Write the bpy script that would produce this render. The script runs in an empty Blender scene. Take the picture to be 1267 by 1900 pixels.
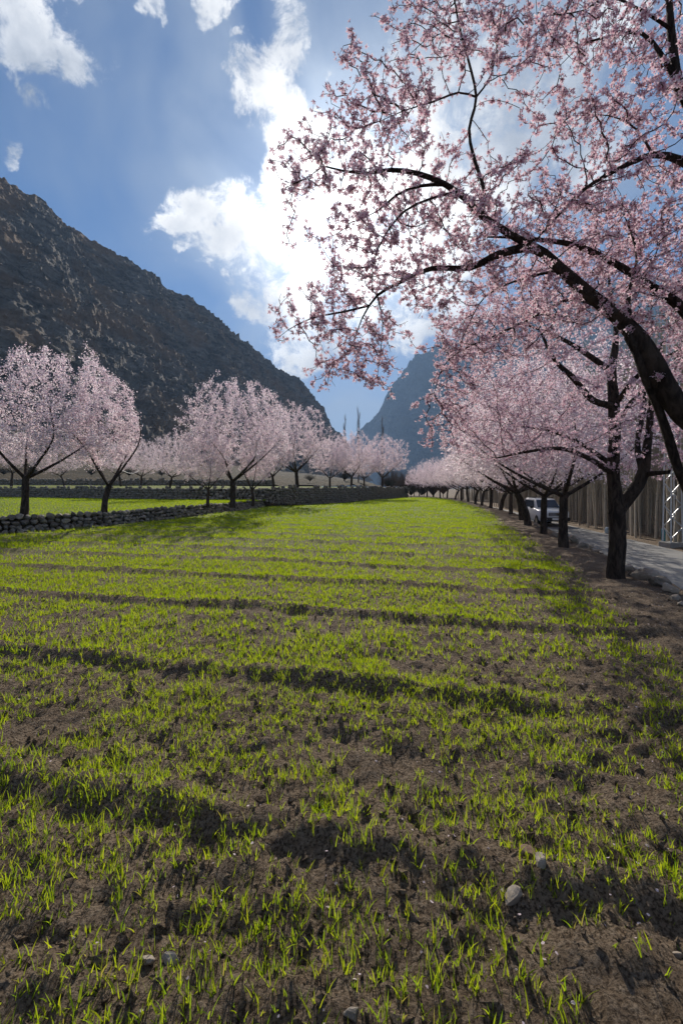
import bpy, math, random
import numpy as np
from mathutils import Vector

# ------------------------------------------------------------------ camera, sky, sun, exposure
S = bpy.context.scene
COL = S.collection
FPX, CX, HY, EYE = 844.0, 633.5, 905.0, 1.6       # focal length, centre column, horizon row (photo pixels), eye height
def P(x, y, d):
    """photo pixel at depth d -> point"""
    return np.array([(x - CX) / FPX * d, d, EYE + (HY - y) / FPX * d])

cam_d = bpy.data.cameras.new('camera'); cam = bpy.data.objects.new('camera', cam_d); COL.objects.link(cam)
cam.location = (0, 0, EYE); cam.rotation_euler = (math.radians(90), 0, 0)
cam_d.sensor_fit = 'VERTICAL'; cam_d.sensor_height = 36.0; cam_d.lens = FPX / 1900 * 36
cam_d.shift_y = -(950 - HY) / 1900
cam_d.clip_start = 0.05; cam_d.clip_end = 12000
S.camera = cam

SUN_DIR = Vector(((622 - CX) / FPX, 1, (HY - 418) / FPX)).normalized()
SUN_EL = math.asin(SUN_DIR.z); SUN_AZ = math.atan2(SUN_DIR.x, SUN_DIR.y)
sun_d = bpy.data.lights.new('sun', 'SUN'); sun = bpy.data.objects.new('sun', sun_d); COL.objects.link(sun)
sun_d.energy = 5.0; sun_d.angle = math.radians(0.55); sun_d.color = (1.0, 0.93, 0.82)
sun.rotation_euler = SUN_DIR.to_track_quat('Z', 'Y').to_euler()
sun.location = (0, -20, 60)

S.view_settings.view_transform = 'Standard'; S.view_settings.look = 'None'
S.view_settings.exposure = 0.62; S.view_settings.gamma = 1.0
S.render.engine = 'CYCLES'
S.cycles.use_denoising = True; S.cycles.use_adaptive_sampling = True; S.cycles.adaptive_threshold = 0.02
S.cycles.max_bounces = 5; S.cycles.diffuse_bounces = 3; S.cycles.glossy_bounces = 2
S.cycles.transmission_bounces = 4; S.cycles.volume_bounces = 0; S.cycles.transparent_max_bounces = 6
S.cycles.sample_clamp_indirect = 4.0

class NT:
    """small helper round a node tree"""
    def __init__(s, nt): s.nt = nt; s.n = nt.nodes; s.l = nt.links
    def node(s, t, **kw):
        n = s.n.new(t)
        for k, v in kw.items(): setattr(n, k, v)
        return n
    def put(s, sock, v):
        if v is None: return
        if isinstance(v, bpy.types.NodeSocket): s.l.new(v, sock)
        elif isinstance(v, (tuple, list)) and sock.type == 'RGBA' and len(v) == 3: sock.default_value = (*v, 1)
        else: sock.default_value = v
    def math(s, op, a, b=None, c=None, clamp=False):
        n = s.node('ShaderNodeMath', operation=op, use_clamp=clamp)
        s.put(n.inputs[0], a); s.put(n.inputs[1], b); s.put(n.inputs[2], c)
        return n.outputs[0]
    def mix(s, f, a, b, blend='MIX'):
        n = s.node('ShaderNodeMix', data_type='RGBA', blend_type=blend)
        s.put(n.inputs[0], f); s.put(n.inputs[6], a); s.put(n.inputs[7], b)
        return n.outputs[2]
    def ramp(s, f, stops, interp='LINEAR'):
        n = s.node('ShaderNodeValToRGB'); r = n.color_ramp; r.interpolation = interp
        while len(r.elements) < len(stops): r.elements.new(0.5)
        for e, (p, c) in zip(r.elements, stops):
            e.position = p; e.color = (*c, 1) if isinstance(c, (tuple, list)) else (c, c, c, 1)
        s.put(n.inputs[0], f); return n.outputs[0]
    def noise(s, vec, scale, detail=4, rough=0.55, dist=0.0, lac=2.0):
        n = s.node('ShaderNodeTexNoise')
        s.put(n.inputs['Vector'], vec); n.inputs['Scale'].default_value = scale
        n.inputs['Detail'].default_value = detail; n.inputs['Roughness'].default_value = rough
        n.inputs['Lacunarity'].default_value = lac; n.inputs['Distortion'].default_value = dist
        return n.outputs[0]
    def sstep(s, v, a, b):
        n = s.node('ShaderNodeMapRange', interpolation_type='SMOOTHSTEP')
        s.put(n.inputs[0], v); n.inputs[1].default_value = a; n.inputs[2].default_value = b
        return n.outputs[0]

def dirpx(x, y): return Vector(((x - CX) / FPX, 1, (HY - y) / FPX)).normalized()

def make_world():
    w = bpy.data.worlds.new('World'); S.world = w; w.use_nodes = True
    t = NT(w.node_tree); t.n.clear()
    sky = t.node('ShaderNodeTexSky', sky_type='NISHITA', sun_disc=False)
    sky.sun_elevation = SUN_EL; sky.sun_rotation = SUN_AZ
    sky.altitude = 2400; sky.air_density = 1.0; sky.dust_density = 0.15; sky.ozone_density = 4.0
    gen = t.node('ShaderNodeTexCoord').outputs['Generated']
    dirn = t.node('ShaderNodeVectorMath', operation='NORMALIZE'); t.put(dirn.inputs[0], gen); d = dirn.outputs[0]
    dt = t.node('ShaderNodeVectorMath', operation='DOT_PRODUCT'); t.put(dt.inputs[0], d); dt.inputs[1].default_value = SUN_DIR
    cosang = dt.outputs['Value']
    ang = t.math('ARCCOSINE', t.math('MINIMUM', cosang, 0.99999))
    # clouds: warped noise over the whole sky + individual cloud bodies in their directions
    warp = t.node('ShaderNodeTexNoise'); t.put(warp.inputs['Vector'], d); warp.inputs['Scale'].default_value = 7.0
    warp.inputs['Detail'].default_value = 5; warp.inputs['Roughness'].default_value = 0.62
    wv = t.node('ShaderNodeVectorMath', operation='MULTIPLY_ADD')
    t.put(wv.inputs[0], warp.outputs['Color']); wv.inputs[1].default_value = (0.16,) * 3; wv.inputs[2].default_value = (-0.08,) * 3
    wa = t.node('ShaderNodeVectorMath', operation='ADD'); t.put(wa.inputs[0], d); t.put(wa.inputs[1], wv.outputs[0]); dw = wa.outputs[0]
    def blob(x, y, rx, ry, rot=0.0):
        c = dirpx(x, y); k = c.y                                  # angular size from pixel size
        q = c.to_track_quat('Y', 'Z').to_euler()
        m = t.node('ShaderNodeMapping', vector_type='TEXTURE')
        t.put(m.inputs[0], dw); m.inputs['Location'].default_value = c
        qq = (c.to_track_quat('Y', 'Z') @ __import__('mathutils').Quaternion((0, 1, 0), math.radians(rot))).to_euler()
        m.inputs['Rotation'].default_value = qq
        m.inputs['Scale'].default_value = (rx / FPX * k, 1.0, ry / FPX * k)
        ln = t.node('ShaderNodeVectorMath', operation='LENGTH'); t.put(ln.inputs[0], m.outputs[0])
        r2 = t.math('MULTIPLY', ln.outputs['Value'], ln.outputs['Value'])
        return t.math('SUBTRACT', 1.0, r2)                         # 1 in the middle, 0 on the rim
    bodies = [(45, 20, 140, 90), (10, 80, 80, 50), (112, 85, 46, 32), (42, 162, 42, 28), (318, 28, 30, 26), (402, 15, 28, 52, 15),
              (450, 68, 14, 10), (520, 85, 54, 66), (492, 165, 60, 62), (525, 235, 58, 70), (560, 330, 90, 90),
              (370, 400, 58, 48), (460, 440, 110, 80), (540, 520, 130, 100), (330, 425, 50, 26), (470, 560, 60, 50),
              (560, 640, 70, 60), (0, 295, 18, 40),
              (700, 430, 160, 190), (800, 600, 110, 60), (830, 330, 180, 230), (1010, 250, 150, 120), (1100, 60, 90, 60)]
    body = None
    for b in bodies:
        v = blob(*b)
        body = v if body is None else t.math('SMOOTH_MAX', body, v, 0.25)
    fine = t.noise(d, 15.0, 11, 0.70, 0.3)
    fine2 = t.noise(d, 5.0, 6, 0.6)
    # a sky of the same broken cloud goes on out of the frame
    broad = t.noise(d, 2.3, 3, 0.5)
    sep = t.node('ShaderNodeSeparateXYZ'); t.put(sep.inputs[0], d)
    inview = t.sstep(sep.outputs['Y'], 0.25, 0.5)
    elsewhere = t.math('MULTIPLY', t.math('SUBTRACT', 1.0, inview), t.math('MULTIPLY_ADD', broad, 5.0, -2.5))
    bodyv = t.math('MAXIMUM', t.math('MAXIMUM', body, -1.6), t.math('SUBTRACT', elsewhere, t.math('MULTIPLY', inview, 2.0)))
    dens = t.math('ADD', bodyv, t.math('MULTIPLY_ADD', fine, 5.6, -2.85))
    cover = t.sstep(dens, -0.2, 1.0)
    # thin veil that thickens towards the sun and the valley end
    veil_n = t.noise(d, 3.2, 5, 0.5, 0.6)
    veil_s = t.math('SUBTRACT', 1.0, t.math('DIVIDE', ang, 0.78), clamp=True)
    veil_s = t.math('POWER', veil_s, 1.15)
    low = t.sstep(sep.outputs['Z'], 0.40, 0.08)
    veil = t.math('ADD', t.math('MULTIPLY', veil_s, t.math('MULTIPLY_ADD', t.sstep(veil_n, 0.3, 0.68), 1.25, 0.25)), t.math('MULTIPLY', low, 0.75))
    veil = t.math('ADD', veil, t.math('MULTIPLY', t.math('MAXIMUM', blob(1000, 160, 430, 400), 0.0), t.math('MULTIPLY_ADD', veil_n, 1.2, 0.1)), clamp=True)
    # cloud light: bright where thin towards the sun, greyer where thick
    glow = t.math('POWER', t.math('SUBTRACT', 1.0, t.math('DIVIDE', ang, 0.9), clamp=True), 2.5)
    core = t.math('POWER', t.math('SUBTRACT', 1.0, t.math('DIVIDE', ang, 0.30), clamp=True), 2.0)
    shade = t.math('MULTIPLY_ADD', t.sstep(t.math('MULTIPLY_ADD', fine, 0.35, t.math('MULTIPLY', fine2, 0.65)), 0.38, 0.62), 0.72, 0.30)
    edge = t.sstep(dens, 1.7, 0.3)
    lum = t.math('MULTIPLY', t.math('MULTIPLY_ADD', edge, 0.35, 0.72), shade)
    lum = t.math('ADD', lum, t.math('MULTIPLY', glow, 0.9))
    lum = t.math('ADD', lum, t.math('MULTIPLY', core, 2.2))
    ccol = t.mix(t.math('MULTIPLY', lum, 0.9, clamp=True), (0.55, 0.68, 0.90), (1.0, 0.99, 0.97))
    cmul = t.node('ShaderNodeVectorMath', operation='SCALE'); t.put(cmul.inputs[0], ccol); t.put(cmul.inputs[3], lum)
    vlum = t.math('ADD', t.math('ADD', 0.42, t.math('MULTIPLY', glow, 1.0)), t.math('MULTIPLY', core, 2.4))
    vmul = t.node('ShaderNodeVectorMath', operation='SCALE'); vmul.inputs[0].default_value = (0.78, 0.88, 1.0); t.put(vmul.inputs[3], vlum)
    bs = t.node('ShaderNodeBackground'); t.put(bs.inputs[0], t.mix(1.0, sky.outputs[0], (0.26, 0.76, 1.10), 'MULTIPLY')); bs.inputs[1].default_value = 0.062
    bv = t.node('ShaderNodeBackground'); t.put(bv.inputs[0], vmul.outputs[0]); bv.inputs[1].default_value = 0.68
    bc = t.node('ShaderNodeBackground'); t.put(bc.inputs[0], cmul.outputs[0]); bc.inputs[1].default_value = 0.75
    m1 = t.node('ShaderNodeMixShader'); t.put(m1.inputs[0], t.math('MULTIPLY', veil, 0.72)); t.l.new(bs.outputs[0], m1.inputs[1]); t.l.new(bv.outputs[0], m1.inputs[2])
    m2 = t.node('ShaderNodeMixShader'); t.put(m2.inputs[0], cover); t.l.new(m1.outputs[0], m2.inputs[1]); t.l.new(bc.outputs[0], m2.inputs[2])
    out = t.node('ShaderNodeOutputWorld'); t.l.new(m2.outputs[0], out.inputs[0])
    w.cycles.sampling_method = 'MANUAL'; w.cycles.sample_map_resolution = 512
make_world()

# ------------------------------------------------------------------ helpers
rng = np.random.default_rng(11)
random.seed(5)

def tag(o, label=None, cat=None, group=None, kind=None):
    if label: o['label'] = label
    if cat: o['category'] = cat
    if group: o['group'] = group
    if kind: o['kind'] = kind
    return o
def empty(name, loc=(0, 0, 0), rz=0.0):
    o = bpy.data.objects.new(name, None); COL.objects.link(o); o.location = loc; o.rotation_euler = (0, 0, rz)
    o.empty_display_size = 0.2
    return o
def obj(name, me, parent=None, loc=None):
    o = bpy.data.objects.new(name, me); COL.objects.link(o)
    if parent is not None: o.parent = parent
    if loc is not None: o.location = loc
    return o
def mesh_np(name, V, faces, mats, col=None, smooth=False, mat_idx=None):
    """faces: list of (n,k) int arrays"""
    V = np.asarray(V, np.float32)
    me = bpy.data.meshes.new(name)
    faces = [np.asarray(f, np.int32) for f in faces if len(f)]
    me.vertices.add(len(V)); me.vertices.foreach_set('co', V.ravel())
    loops = np.concatenate([f.ravel() for f in faces])
    sizes = np.concatenate([np.full(len(f), f.shape[1], np.int32) for f in faces])
    starts = np.concatenate([[0], np.cumsum(sizes)[:-1]]).astype(np.int32)
    me.loops.add(len(loops)); me.loops.foreach_set('vertex_index', loops)
    me.polygons.add(len(sizes)); me.polygons.foreach_set('loop_start', starts)
    if mat_idx is not None: me.polygons.foreach_set('material_index', np.asarray(mat_idx, np.int32))
    me.polygons.foreach_set('use_smooth', np.full(len(sizes), smooth, bool))
    if col is not None:
        a = me.attributes.new('col', 'FLOAT_COLOR', 'POINT')
        c = np.ones((len(V), 4), np.float32); c[:, :3] = col
        a.data.foreach_set('color', c.ravel())
    for m in (mats if isinstance(mats, (list, tuple)) else [mats]): me.materials.append(m)
    me.update(calc_edges=True); me.validate(verbose=False)
    return me
def hash2(ix, iy, seed):
    h = (ix.astype(np.int64) * 374761393 + iy.astype(np.int64) * 668265263 + seed * 974634777) & 0xffffffff
    h = ((h ^ (h >> 13)) * 1274126177) & 0xffffffff
    h = ((h ^ (h >> 16)) * 2246822519) & 0xffffffff
    return ((h ^ (h >> 15)) & 0xffff) / 65535.0
def vnoise(x, y, seed=0):
    x = np.asarray(x, float); y = np.asarray(y, float)
    ix = np.floor(x); iy = np.floor(y); fx = x - ix; fy = y - iy
    fx = fx * fx * fx * (fx * (fx * 6 - 15) + 10); fy = fy * fy * fy * (fy * (fy * 6 - 15) + 10)
    a = hash2(ix, iy, seed); b = hash2(ix + 1, iy, seed); c = hash2(ix, iy + 1, seed); d = hash2(ix + 1, iy + 1, seed)
    return (a + (b - a) * fx) * (1 - fy) + (c + (d - c) * fx) * fy
def fbm(x, y, octv=4, seed=0, gain=0.5):
    s = 0; a = 1.0; t = 0.0
    for o in range(octv):
        s = s + a * vnoise(np.asarray(x) * 2 ** o + o * 17.3, np.asarray(y) * 2 ** o - o * 9.1, seed + o); t += a; a *= gain
    return s / t * 2 - 1
def ridged(x, y, octv=5, seed=0, gain=0.55):
    s = 0; a = 1.0; t = 0.0
    for o in range(octv):
        n = 1 - np.abs(vnoise(np.asarray(x) * 2 ** o + o * 7.7, np.asarray(y) * 2 ** o + o * 3.9, seed + o) * 2 - 1)
        s = s + a * n * n; t += a; a *= gain
    return s / t

# ------------------------------------------------------------------ materials
def new_mat(name):
    m = bpy.data.materials.new(name); m.use_nodes = True
    t = NT(m.node_tree); t.n.clear()
    return m, t
def finish(t, shader): 
    o = t.node('ShaderNodeOutputMaterial'); t.l.new(shader, o.inputs[0])
def pbsdf(t, base, rough=0.9, spec=0.3, bump=None, bstr=0.5, bdist=0.02, metal=0.0):
    p = t.node('ShaderNodeBsdfPrincipled')
    t.put(p.inputs['Base Color'], base); t.put(p.inputs['Roughness'], rough)
    p.inputs['Specular IOR Level'].default_value = spec; p.inputs['Metallic'].default_value = metal
    if bump is not None:
        b = t.node('ShaderNodeBump'); b.inputs['Strength'].default_value = bstr; b.inputs['Distance'].default_value = bdist
        t.put(b.inputs['Height'], bump); t.l.new(b.outputs[0], p.inputs['Normal'])
    return p.outputs[0]
def plain(name, c, rough=0.5, spec=0.5, metal=0.0, var=0.0, scale=8.0):
    m, t = new_mat(name)
    base = c
    if var:
        co = t.node('ShaderNodeTexCoord').outputs['Object']
        n = t.noise(co, scale, 5)
        base = t.mix(n, tuple(v * (1 - var) for v in c), tuple(min(1, v * (1 + var)) for v in c))
    finish(t, pbsdf(t, base, rough, spec, metal=metal)); return m
def leafmat(name, gain, tcol, tw):
    """thin leaf or petal: colour from the 'col' attribute, light passes through"""
    m, t = new_mat(name)
    a = t.node('ShaderNodeAttribute', attribute_name='col').outputs['Color']
    dc = t.mix(1.0, a, gain, 'MULTIPLY'); tc = t.mix(1.0, a, tcol, 'MULTIPLY')
    d = t.node('ShaderNodeBsdfDiffuse'); t.put(d.inputs[0], dc)
    tr = t.node('ShaderNodeBsdfTranslucent'); t.put(tr.inputs[0], tc)
    mx = t.node('ShaderNodeMixShader'); mx.inputs[0].default_value = tw
    t.l.new(d.outputs[0], mx.inputs[1]); t.l.new(tr.outputs[0], mx.inputs[2])
    finish(t, mx.outputs[0]); return m
M = {}
M['petal'] = leafmat('petal', (1, 1, 1), (1, 1, 1), 0.50)
M['grass'] = leafmat('grass_blade', (1, 1, 1), (2.0, 2.02, 0.75), 0.60)
def m_soil():
    m, t = new_mat('soil')
    co = t.node('ShaderNodeTexCoord').outputs['Object']
    n1 = t.noise(co, 1.3, 6, 0.6); n2 = t.noise(co, 26, 8, 0.7); n3 = t.noise(co, 75, 5, 0.65)
    c = t.mix(t.sstep(n1, 0.3, 0.7), (0.145, 0.100, 0.064), (0.26, 0.188, 0.125))
    c = t.mix(t.sstep(n2, 0.35, 0.72), c, (0.30, 0.235, 0.17))
    c = t.mix(t.sstep(n3, 0.56, 0.38), c, (0.07, 0.048, 0.031))
    # far part of the field: blades too thin to see singly
    a = t.node('ShaderNodeAttribute', attribute_name='col').outputs['Color']
    green = t.mix(n2, (0.10, 0.16, 0.012), (0.22, 0.28, 0.03))
    sepa = t.node('ShaderNodeSeparateColor'); t.put(sepa.inputs[0], a)
    gm = t.math('MULTIPLY', sepa.outputs[0], t.sstep(t.noise(co, 7, 5, 0.7), 0.36, 0.52))
    c = t.mix(gm, c, green)
    h = t.math('ADD', t.math('MULTIPLY', n2, 1.0), t.math('MULTIPLY', n3, 0.35))
    finish(t, pbsdf(t, c, 0.95, 0.15, h, 1.0, 0.06)); return m
M['soil'] = m_soil()
def m_rock(name, c1, c2, scale=6.0, bd=0.02):
    m, t = new_mat(name)
    co = t.node('ShaderNodeTexCoord').outputs['Object']
    oi = t.node('ShaderNodeObjectInfo').outputs['Random']
    off = t.node('ShaderNodeVectorMath', operation='ADD'); t.put(off.inputs[0], co)
    cx = t.node('ShaderNodeCombineXYZ'); t.put(cx.inputs[0], t.math('MULTIPLY', oi, 37.0)); t.put(off.inputs[1], cx.outputs[0])
    n1 = t.noise(off.outputs[0], scale, 6, 0.6); n2 = t.noise(off.outputs[0], scale * 6, 6, 0.65)
    c = t.mix(t.sstep(n1, 0.3, 0.7), c1, c2)
    c = t.mix(t.math('MULTIPLY', t.sstep(n2, 0.5, 0.8), 0.4), c, (0.45, 0.42, 0.38))
    br = t.math('MULTIPLY_ADD', oi, 0.9, 0.5)
    v = t.node('ShaderNodeVectorMath', operation='SCALE'); t.put(v.inputs[0], c); t.put(v.inputs[3], br)
    finish(t, pbsdf(t, v.outputs[0], 0.85, 0.3, t.math('ADD', n1, t.math('MULTIPLY', n2, 0.4)), 0.7, bd)); return m
M['stone'] = m_rock('field_stone', (0.14, 0.11, 0.085), (0.32, 0.28, 0.23))
M['boulder'] = m_rock('bank_boulder', (0.17, 0.135, 0.10), (0.30, 0.25, 0.20), 3.0)
M['slab'] = m_rock('reddish_slab', (0.22, 0.13, 0.085), (0.30, 0.19, 0.13), 5.0)
def m_bark():
    m, t = new_mat('bark')
    co = t.node('ShaderNodeTexCoord').outputs['Object']
    mp = t.node('ShaderNodeMapping'); t.put(mp.inputs[0], co); mp.inputs['Scale'].default_value = (1, 1, 0.3)
    n1 = t.noise(mp.outputs[0], 14, 8, 0.65, 1.0); n2 = t.noise(co, 3.0, 4)
    c = t.mix(t.sstep(n1, 0.35, 0.65), (0.020, 0.014, 0.011), (0.085, 0.062, 0.048))
    c = t.mix(t.math('MULTIPLY', t.sstep(n2, 0.55, 0.75), 0.5), c, (0.10, 0.075, 0.055))
    finish(t, pbsdf(t, c, 0.9, 0.2, t.math('ADD', n1, t.math('MULTIPLY', t.noise(co, 60, 6, 0.7), 0.5)), 1.0, 0.07)); return m
M['bark'] = m_bark()
M['twig'] = plain('twig_bark', (0.055, 0.036, 0.030), 0.85, 0.2, var=0.4)
M['calyx'] = plain('calyx', (0.16, 0.045, 0.05), 0.8, 0.2)
def m_poplar():
    m, t = new_mat('poplar_bark')
    co = t.node('ShaderNodeTexCoord').outputs['Object']; oi = t.node('ShaderNodeObjectInfo').outputs['Random']
    n = t.noise(co, 1.6, 5); n2 = t.noise(co, 9, 4)
    c = t.mix(t.math('ADD', t.math('MULTIPLY', n, 0.5), t.math('MULTIPLY', oi, 0.6), clamp=True), (0.20, 0.16, 0.115), (0.52, 0.46, 0.37))
    c = t.mix(t.math('MULTIPLY', t.sstep(n2, 0.55, 0.75), 0.6), c, (0.12, 0.10, 0.075))
    finish(t, pbsdf(t, c, 0.9, 0.2)); return m
M['poplar'] = m_poplar()
M['brown_twig'] = plain('bare_twig', (0.13, 0.085, 0.055), 0.9, 0.2, var=0.3)
def m_mountain(name, dark, mid, light, brown, sc):
    m, t = new_mat(name)
    co = t.node('ShaderNodeTexCoord').outputs['Object']
    mp = t.node('ShaderNodeMapping'); t.put(mp.inputs[0], co)
    mp.inputs['Rotation'].default_value = (0.15, 0.35, 0.2); mp.inputs['Scale'].default_value = (0.35, 0.35, 1.3)
    n1 = t.noise(mp.outputs[0], 0.16 * sc, 9, 0.68, 0.6)
    n2 = t.noise(co, 0.022 * sc, 5, 0.55)
    n3 = t.noise(co, 0.5 * sc, 6, 0.7)
    c = t.mix(t.sstep(n1, 0.3, 0.68), dark, mid)
    c = t.mix(t.math('MULTIPLY', t.sstep(n2, 0.45, 0.62), 0.75), c, brown)
    c = t.mix(t.math('MULTIPLY', t.sstep(n1, 0.58, 0.72), t.sstep(n3, 0.48, 0.62)), c, light)
    c = t.mix(t.math('MULTIPLY', t.sstep(n3, 0.60, 0.70), 0.8), c, (0.045, 0.042, 0.025))   # scrub
    finish(t, pbsdf(t, c, 0.95, 0.15, t.math('ADD', n1, t.math('MULTIPLY', n3, 0.3)), 1.0, 2.5 / sc)); return m
M['mountain'] = m_mountain('mountain_rock', (0.050, 0.045, 0.040), (0.20, 0.175, 0.15), (0.48, 0.45, 0.42), (0.21, 0.135, 0.085), 1.0)
M['far_mountain'] = m_mountain('far_rock', (0.03, 0.03, 0.03), (0.12, 0.115, 0.11), (0.26, 0.26, 0.26), (0.07, 0.062, 0.05), 0.14)
def m_road():
    m, t = new_mat('asphalt')
    co = t.node('ShaderNodeTexCoord').outputs['Object']
    n1 = t.noise(co, 0.7, 5, 0.6); n2 = t.noise(co, 30, 6, 0.7)
    c = t.mix(t.sstep(n1, 0.3, 0.7), (0.19, 0.185, 0.178), (0.27, 0.26, 0.245))
    c = t.mix(t.math('MULTIPLY', n2, 0.5), c, (0.14, 0.135, 0.13))
    finish(t, pbsdf(t, c, 0.85, 0.3, n2, 0.4, 0.01)); return m
M['road'] = m_road()
def m_terr():
    m, t = new_mat('hillside_earth')
    co = t.node('ShaderNodeTexCoord').outputs['Object']
    n1 = t.noise(co, 0.12, 6, 0.65); n2 = t.noise(co, 1.6, 7, 0.7)
    c = t.mix(t.sstep(n1, 0.35, 0.65), (0.06, 0.045, 0.028), (0.12, 0.088, 0.055))
    c = t.mix(t.sstep(n2, 0.46, 0.58), c, (0.035, 0.032, 0.02))
    finish(t, pbsdf(t, c, 0.95, 0.1, n2, 1.0, 0.5)); return m
M['hillside'] = m_terr()

# ------------------------------------------------------------------ layout curves
ROW_D = np.array([-60, -10, 3, 7.9, 12, 18.75, 26.5, 33, 43, 50, 61, 67, 80, 100, 140, 4000.])
ROW_X = np.array([-11., 0.7, 3.75, 4.86, 5.9, 7.7, 9.75, 11, 12.9, 13.9, 15.2, 15.4, 15.6, 15.0, 12., 12.])
def row_x(d): return np.interp(d, ROW_D, ROW_X)
def road_l(d): return row_x(d) + 1.15
def road_r(d): return np.interp(d, [-60, 0, 17, 30, 45, 60, 80, 100, 140, 4000], [6., 10.6, 13.2, 15.1, 17.6, 19.8, 20.6, 20., 17., 17.])
W1 = np.array([(-22, 4), (-16, 9.8), (-11.6, 15.5), (-9.75, 18.7), (-8.75, 23.7), (-7.3, 31.4), (-6.5, 37.8)], float)
W2 = np.array([(-75, 44), (-55, 50), (-39, 51), (-25, 44), (-13.6, 38.6), (-9.2, 38.4), (-6.4, 38.9), (-4.8, 40.3), (-2.7, 43.5), (.4, 48.5), (4.6, 62), (7.8, 68), (11, 76)], float)
W3 = np.array([(-95, 60), (-60, 63), (-40, 63), (-24, 58), (-16, 57), (-9, 60), (-4, 64), (0, 70), (3.5, 82), (7, 92), (10, 104)], float)
def resample(poly, n=None, step=None):
    poly = np.asarray(poly, float)
    L = np.concatenate([[0], np.cumsum(np.linalg.norm(np.diff(poly, axis=0), axis=1))])
    if n is None: n = max(2, int(round(L[-1] / step)) + 1)
    s = np.linspace(0, L[-1], n)
    return np.stack([np.interp(s, L, poly[:, k]) for k in range(poly.shape[1])], 1)
TH = math.atan(0.25); CT, ST = math.cos(TH), math.sin(TH)
RIDGES = np.array([-1.2, 0.55, 2.02, 3.62, 5.62, 7.5, 9.2, 10.9, 12.7, 14.6, 16.3, 18.2, 20.2, 22.2, 24.5, 26.6, 29, 31.3, 33.5, 36, 38.4, 41, 43.5, 46, 49, 52, 55, 58, 61, 64, 67, 70])
RH = 0.058 + 0.03 * np.random.default_rng(3).random(len(RIDGES)); RH[:2] = 0.03; RH[2] = 0.065; RH[3] = 0.055; RH[9] = .09
def field_h(x, y):
    x = np.asarray(x, float); y = np.asarray(y, float)
    u = y * CT + x * ST; v = x * CT - y * ST
    u = u + 0.10 * fbm(v * 0.5, u * 0.2, 2, 40) + 0.05 * fbm(v * 2.2, u * 0.5, 2, 41)
    h = np.zeros_like(u)
    for c, a in zip(RIDGES, RH):
        d = u - c
        amp = a * (0.75 + 0.5 * vnoise(v * 0.9, np.full_like(v, c), 50))
        h = h + amp * np.exp(-(d / 0.10) ** 2) - 0.30 * amp * np.exp(-((d + 0.16) / 0.09) ** 2)
    near = np.exp(-np.maximum(y - 3, 0) / 9)
    h = h + 0.035 * fbm(x * 0.8, y * 0.8, 3, 5)
    clod = ridged(x * 3.1, y * 3.1, 4, 8)
    h = h + near * (0.045 * fbm(x * 4.5, y * 4.5, 4, 6, 0.6) + 0.044 * fbm(x * 13, y * 13, 4, 9, 0.68) + 0.035 * (clod - 0.4))
    return h
def strip_edge(x, y): return row_x(y) - 0.75 + 0.35 * fbm(y * 0.45, x * 0 + 3.0, 3, 21)
def ground_z(x, y):
    x = np.asarray(x, float); y = np.asarray(y, float)
    r = x - row_x(y)
    fz = field_h(x, y)
    k = np.clip((x - strip_edge(x, y)) / 0.5, 0, 1)
    sz = 0.05 + 0.04 * fbm(x * 1.5, y * 1.5, 4, 12) + 0.02 * fbm(x * 8, y * 8, 3, 13)
    z = fz * (1 - k) + sz * k
    b = np.clip((r - 0.55) / 0.6, 0, 1); b = b * b * (3 - 2 * b)
    z = z * (1 - b) + (-0.98) * b
    e = np.clip((x - road_r(y) - 0.1) / 1.5, 0, 1)
    z = z + e * (0.16 + 0.05 * fbm(x * 0.7, y * 0.7, 3, 15))
    far = np.clip((y - 78) / 25, 0, 1)
    z = z * (1 - far) + far * (-0.3 + 0.15 * fbm(x * 0.05, y * 0.05, 3, 16)) - far * 0.4 * (x > row_x(y) + 1)
    return z

# ------------------------------------------------------------------ the ground
def grow(a, b, d0, ratio, dmax=1e9):
    out = [a]; d = d0
    while out[-1] < b: out.append(out[-1] + d); d = min(d * ratio, dmax)
    return out
def build_ground():
    xr = grow(4.0, 2400, 0.036, 1.055); xl = [-v for v in grow(3.0, 2400, 0.035, 1.052)][::-1]
    xs = np.array(xl[:-1] + list(np.arange(-3.0, 4.0, 0.034)) + xr)
    yb = [-v for v in grow(-0.8, 60, 0.05, 1.12)][::-1]
    ys = np.array(yb[:-1] + list(np.arange(0.8, 4.0, 0.027)) + grow(4.0, 3300, 0.03, 1.027))
    X, Y = np.meshgrid(xs, ys)
    Z = ground_z(X, Y)
    ny, nx = X.shape
    idx = np.arange(nx * ny).reshape(ny, nx)
    F = np.stack([idx[:-1, :-1], idx[:-1, 1:], idx[1:, 1:], idx[1:, :-1]], -1).reshape(-1, 4)
    V = np.stack([X, Y, Z], -1).reshape(-1, 3)
    g = np.clip((V[:, 1] - 7) / 16, 0, 1) * np.clip((strip_edge(V[:, 0], V[:, 1]) - V[:, 0]) / 0.5 + 0.3, 0, 1) * (V[:, 1] < 76)
    col = np.stack([g, g * 0, g * 0], 1)
    o = obj('field_ground', mesh_np('field_ground', V, [F], M['soil'], col, True))
    tag(o, kind='structure')
build_ground()
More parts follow.
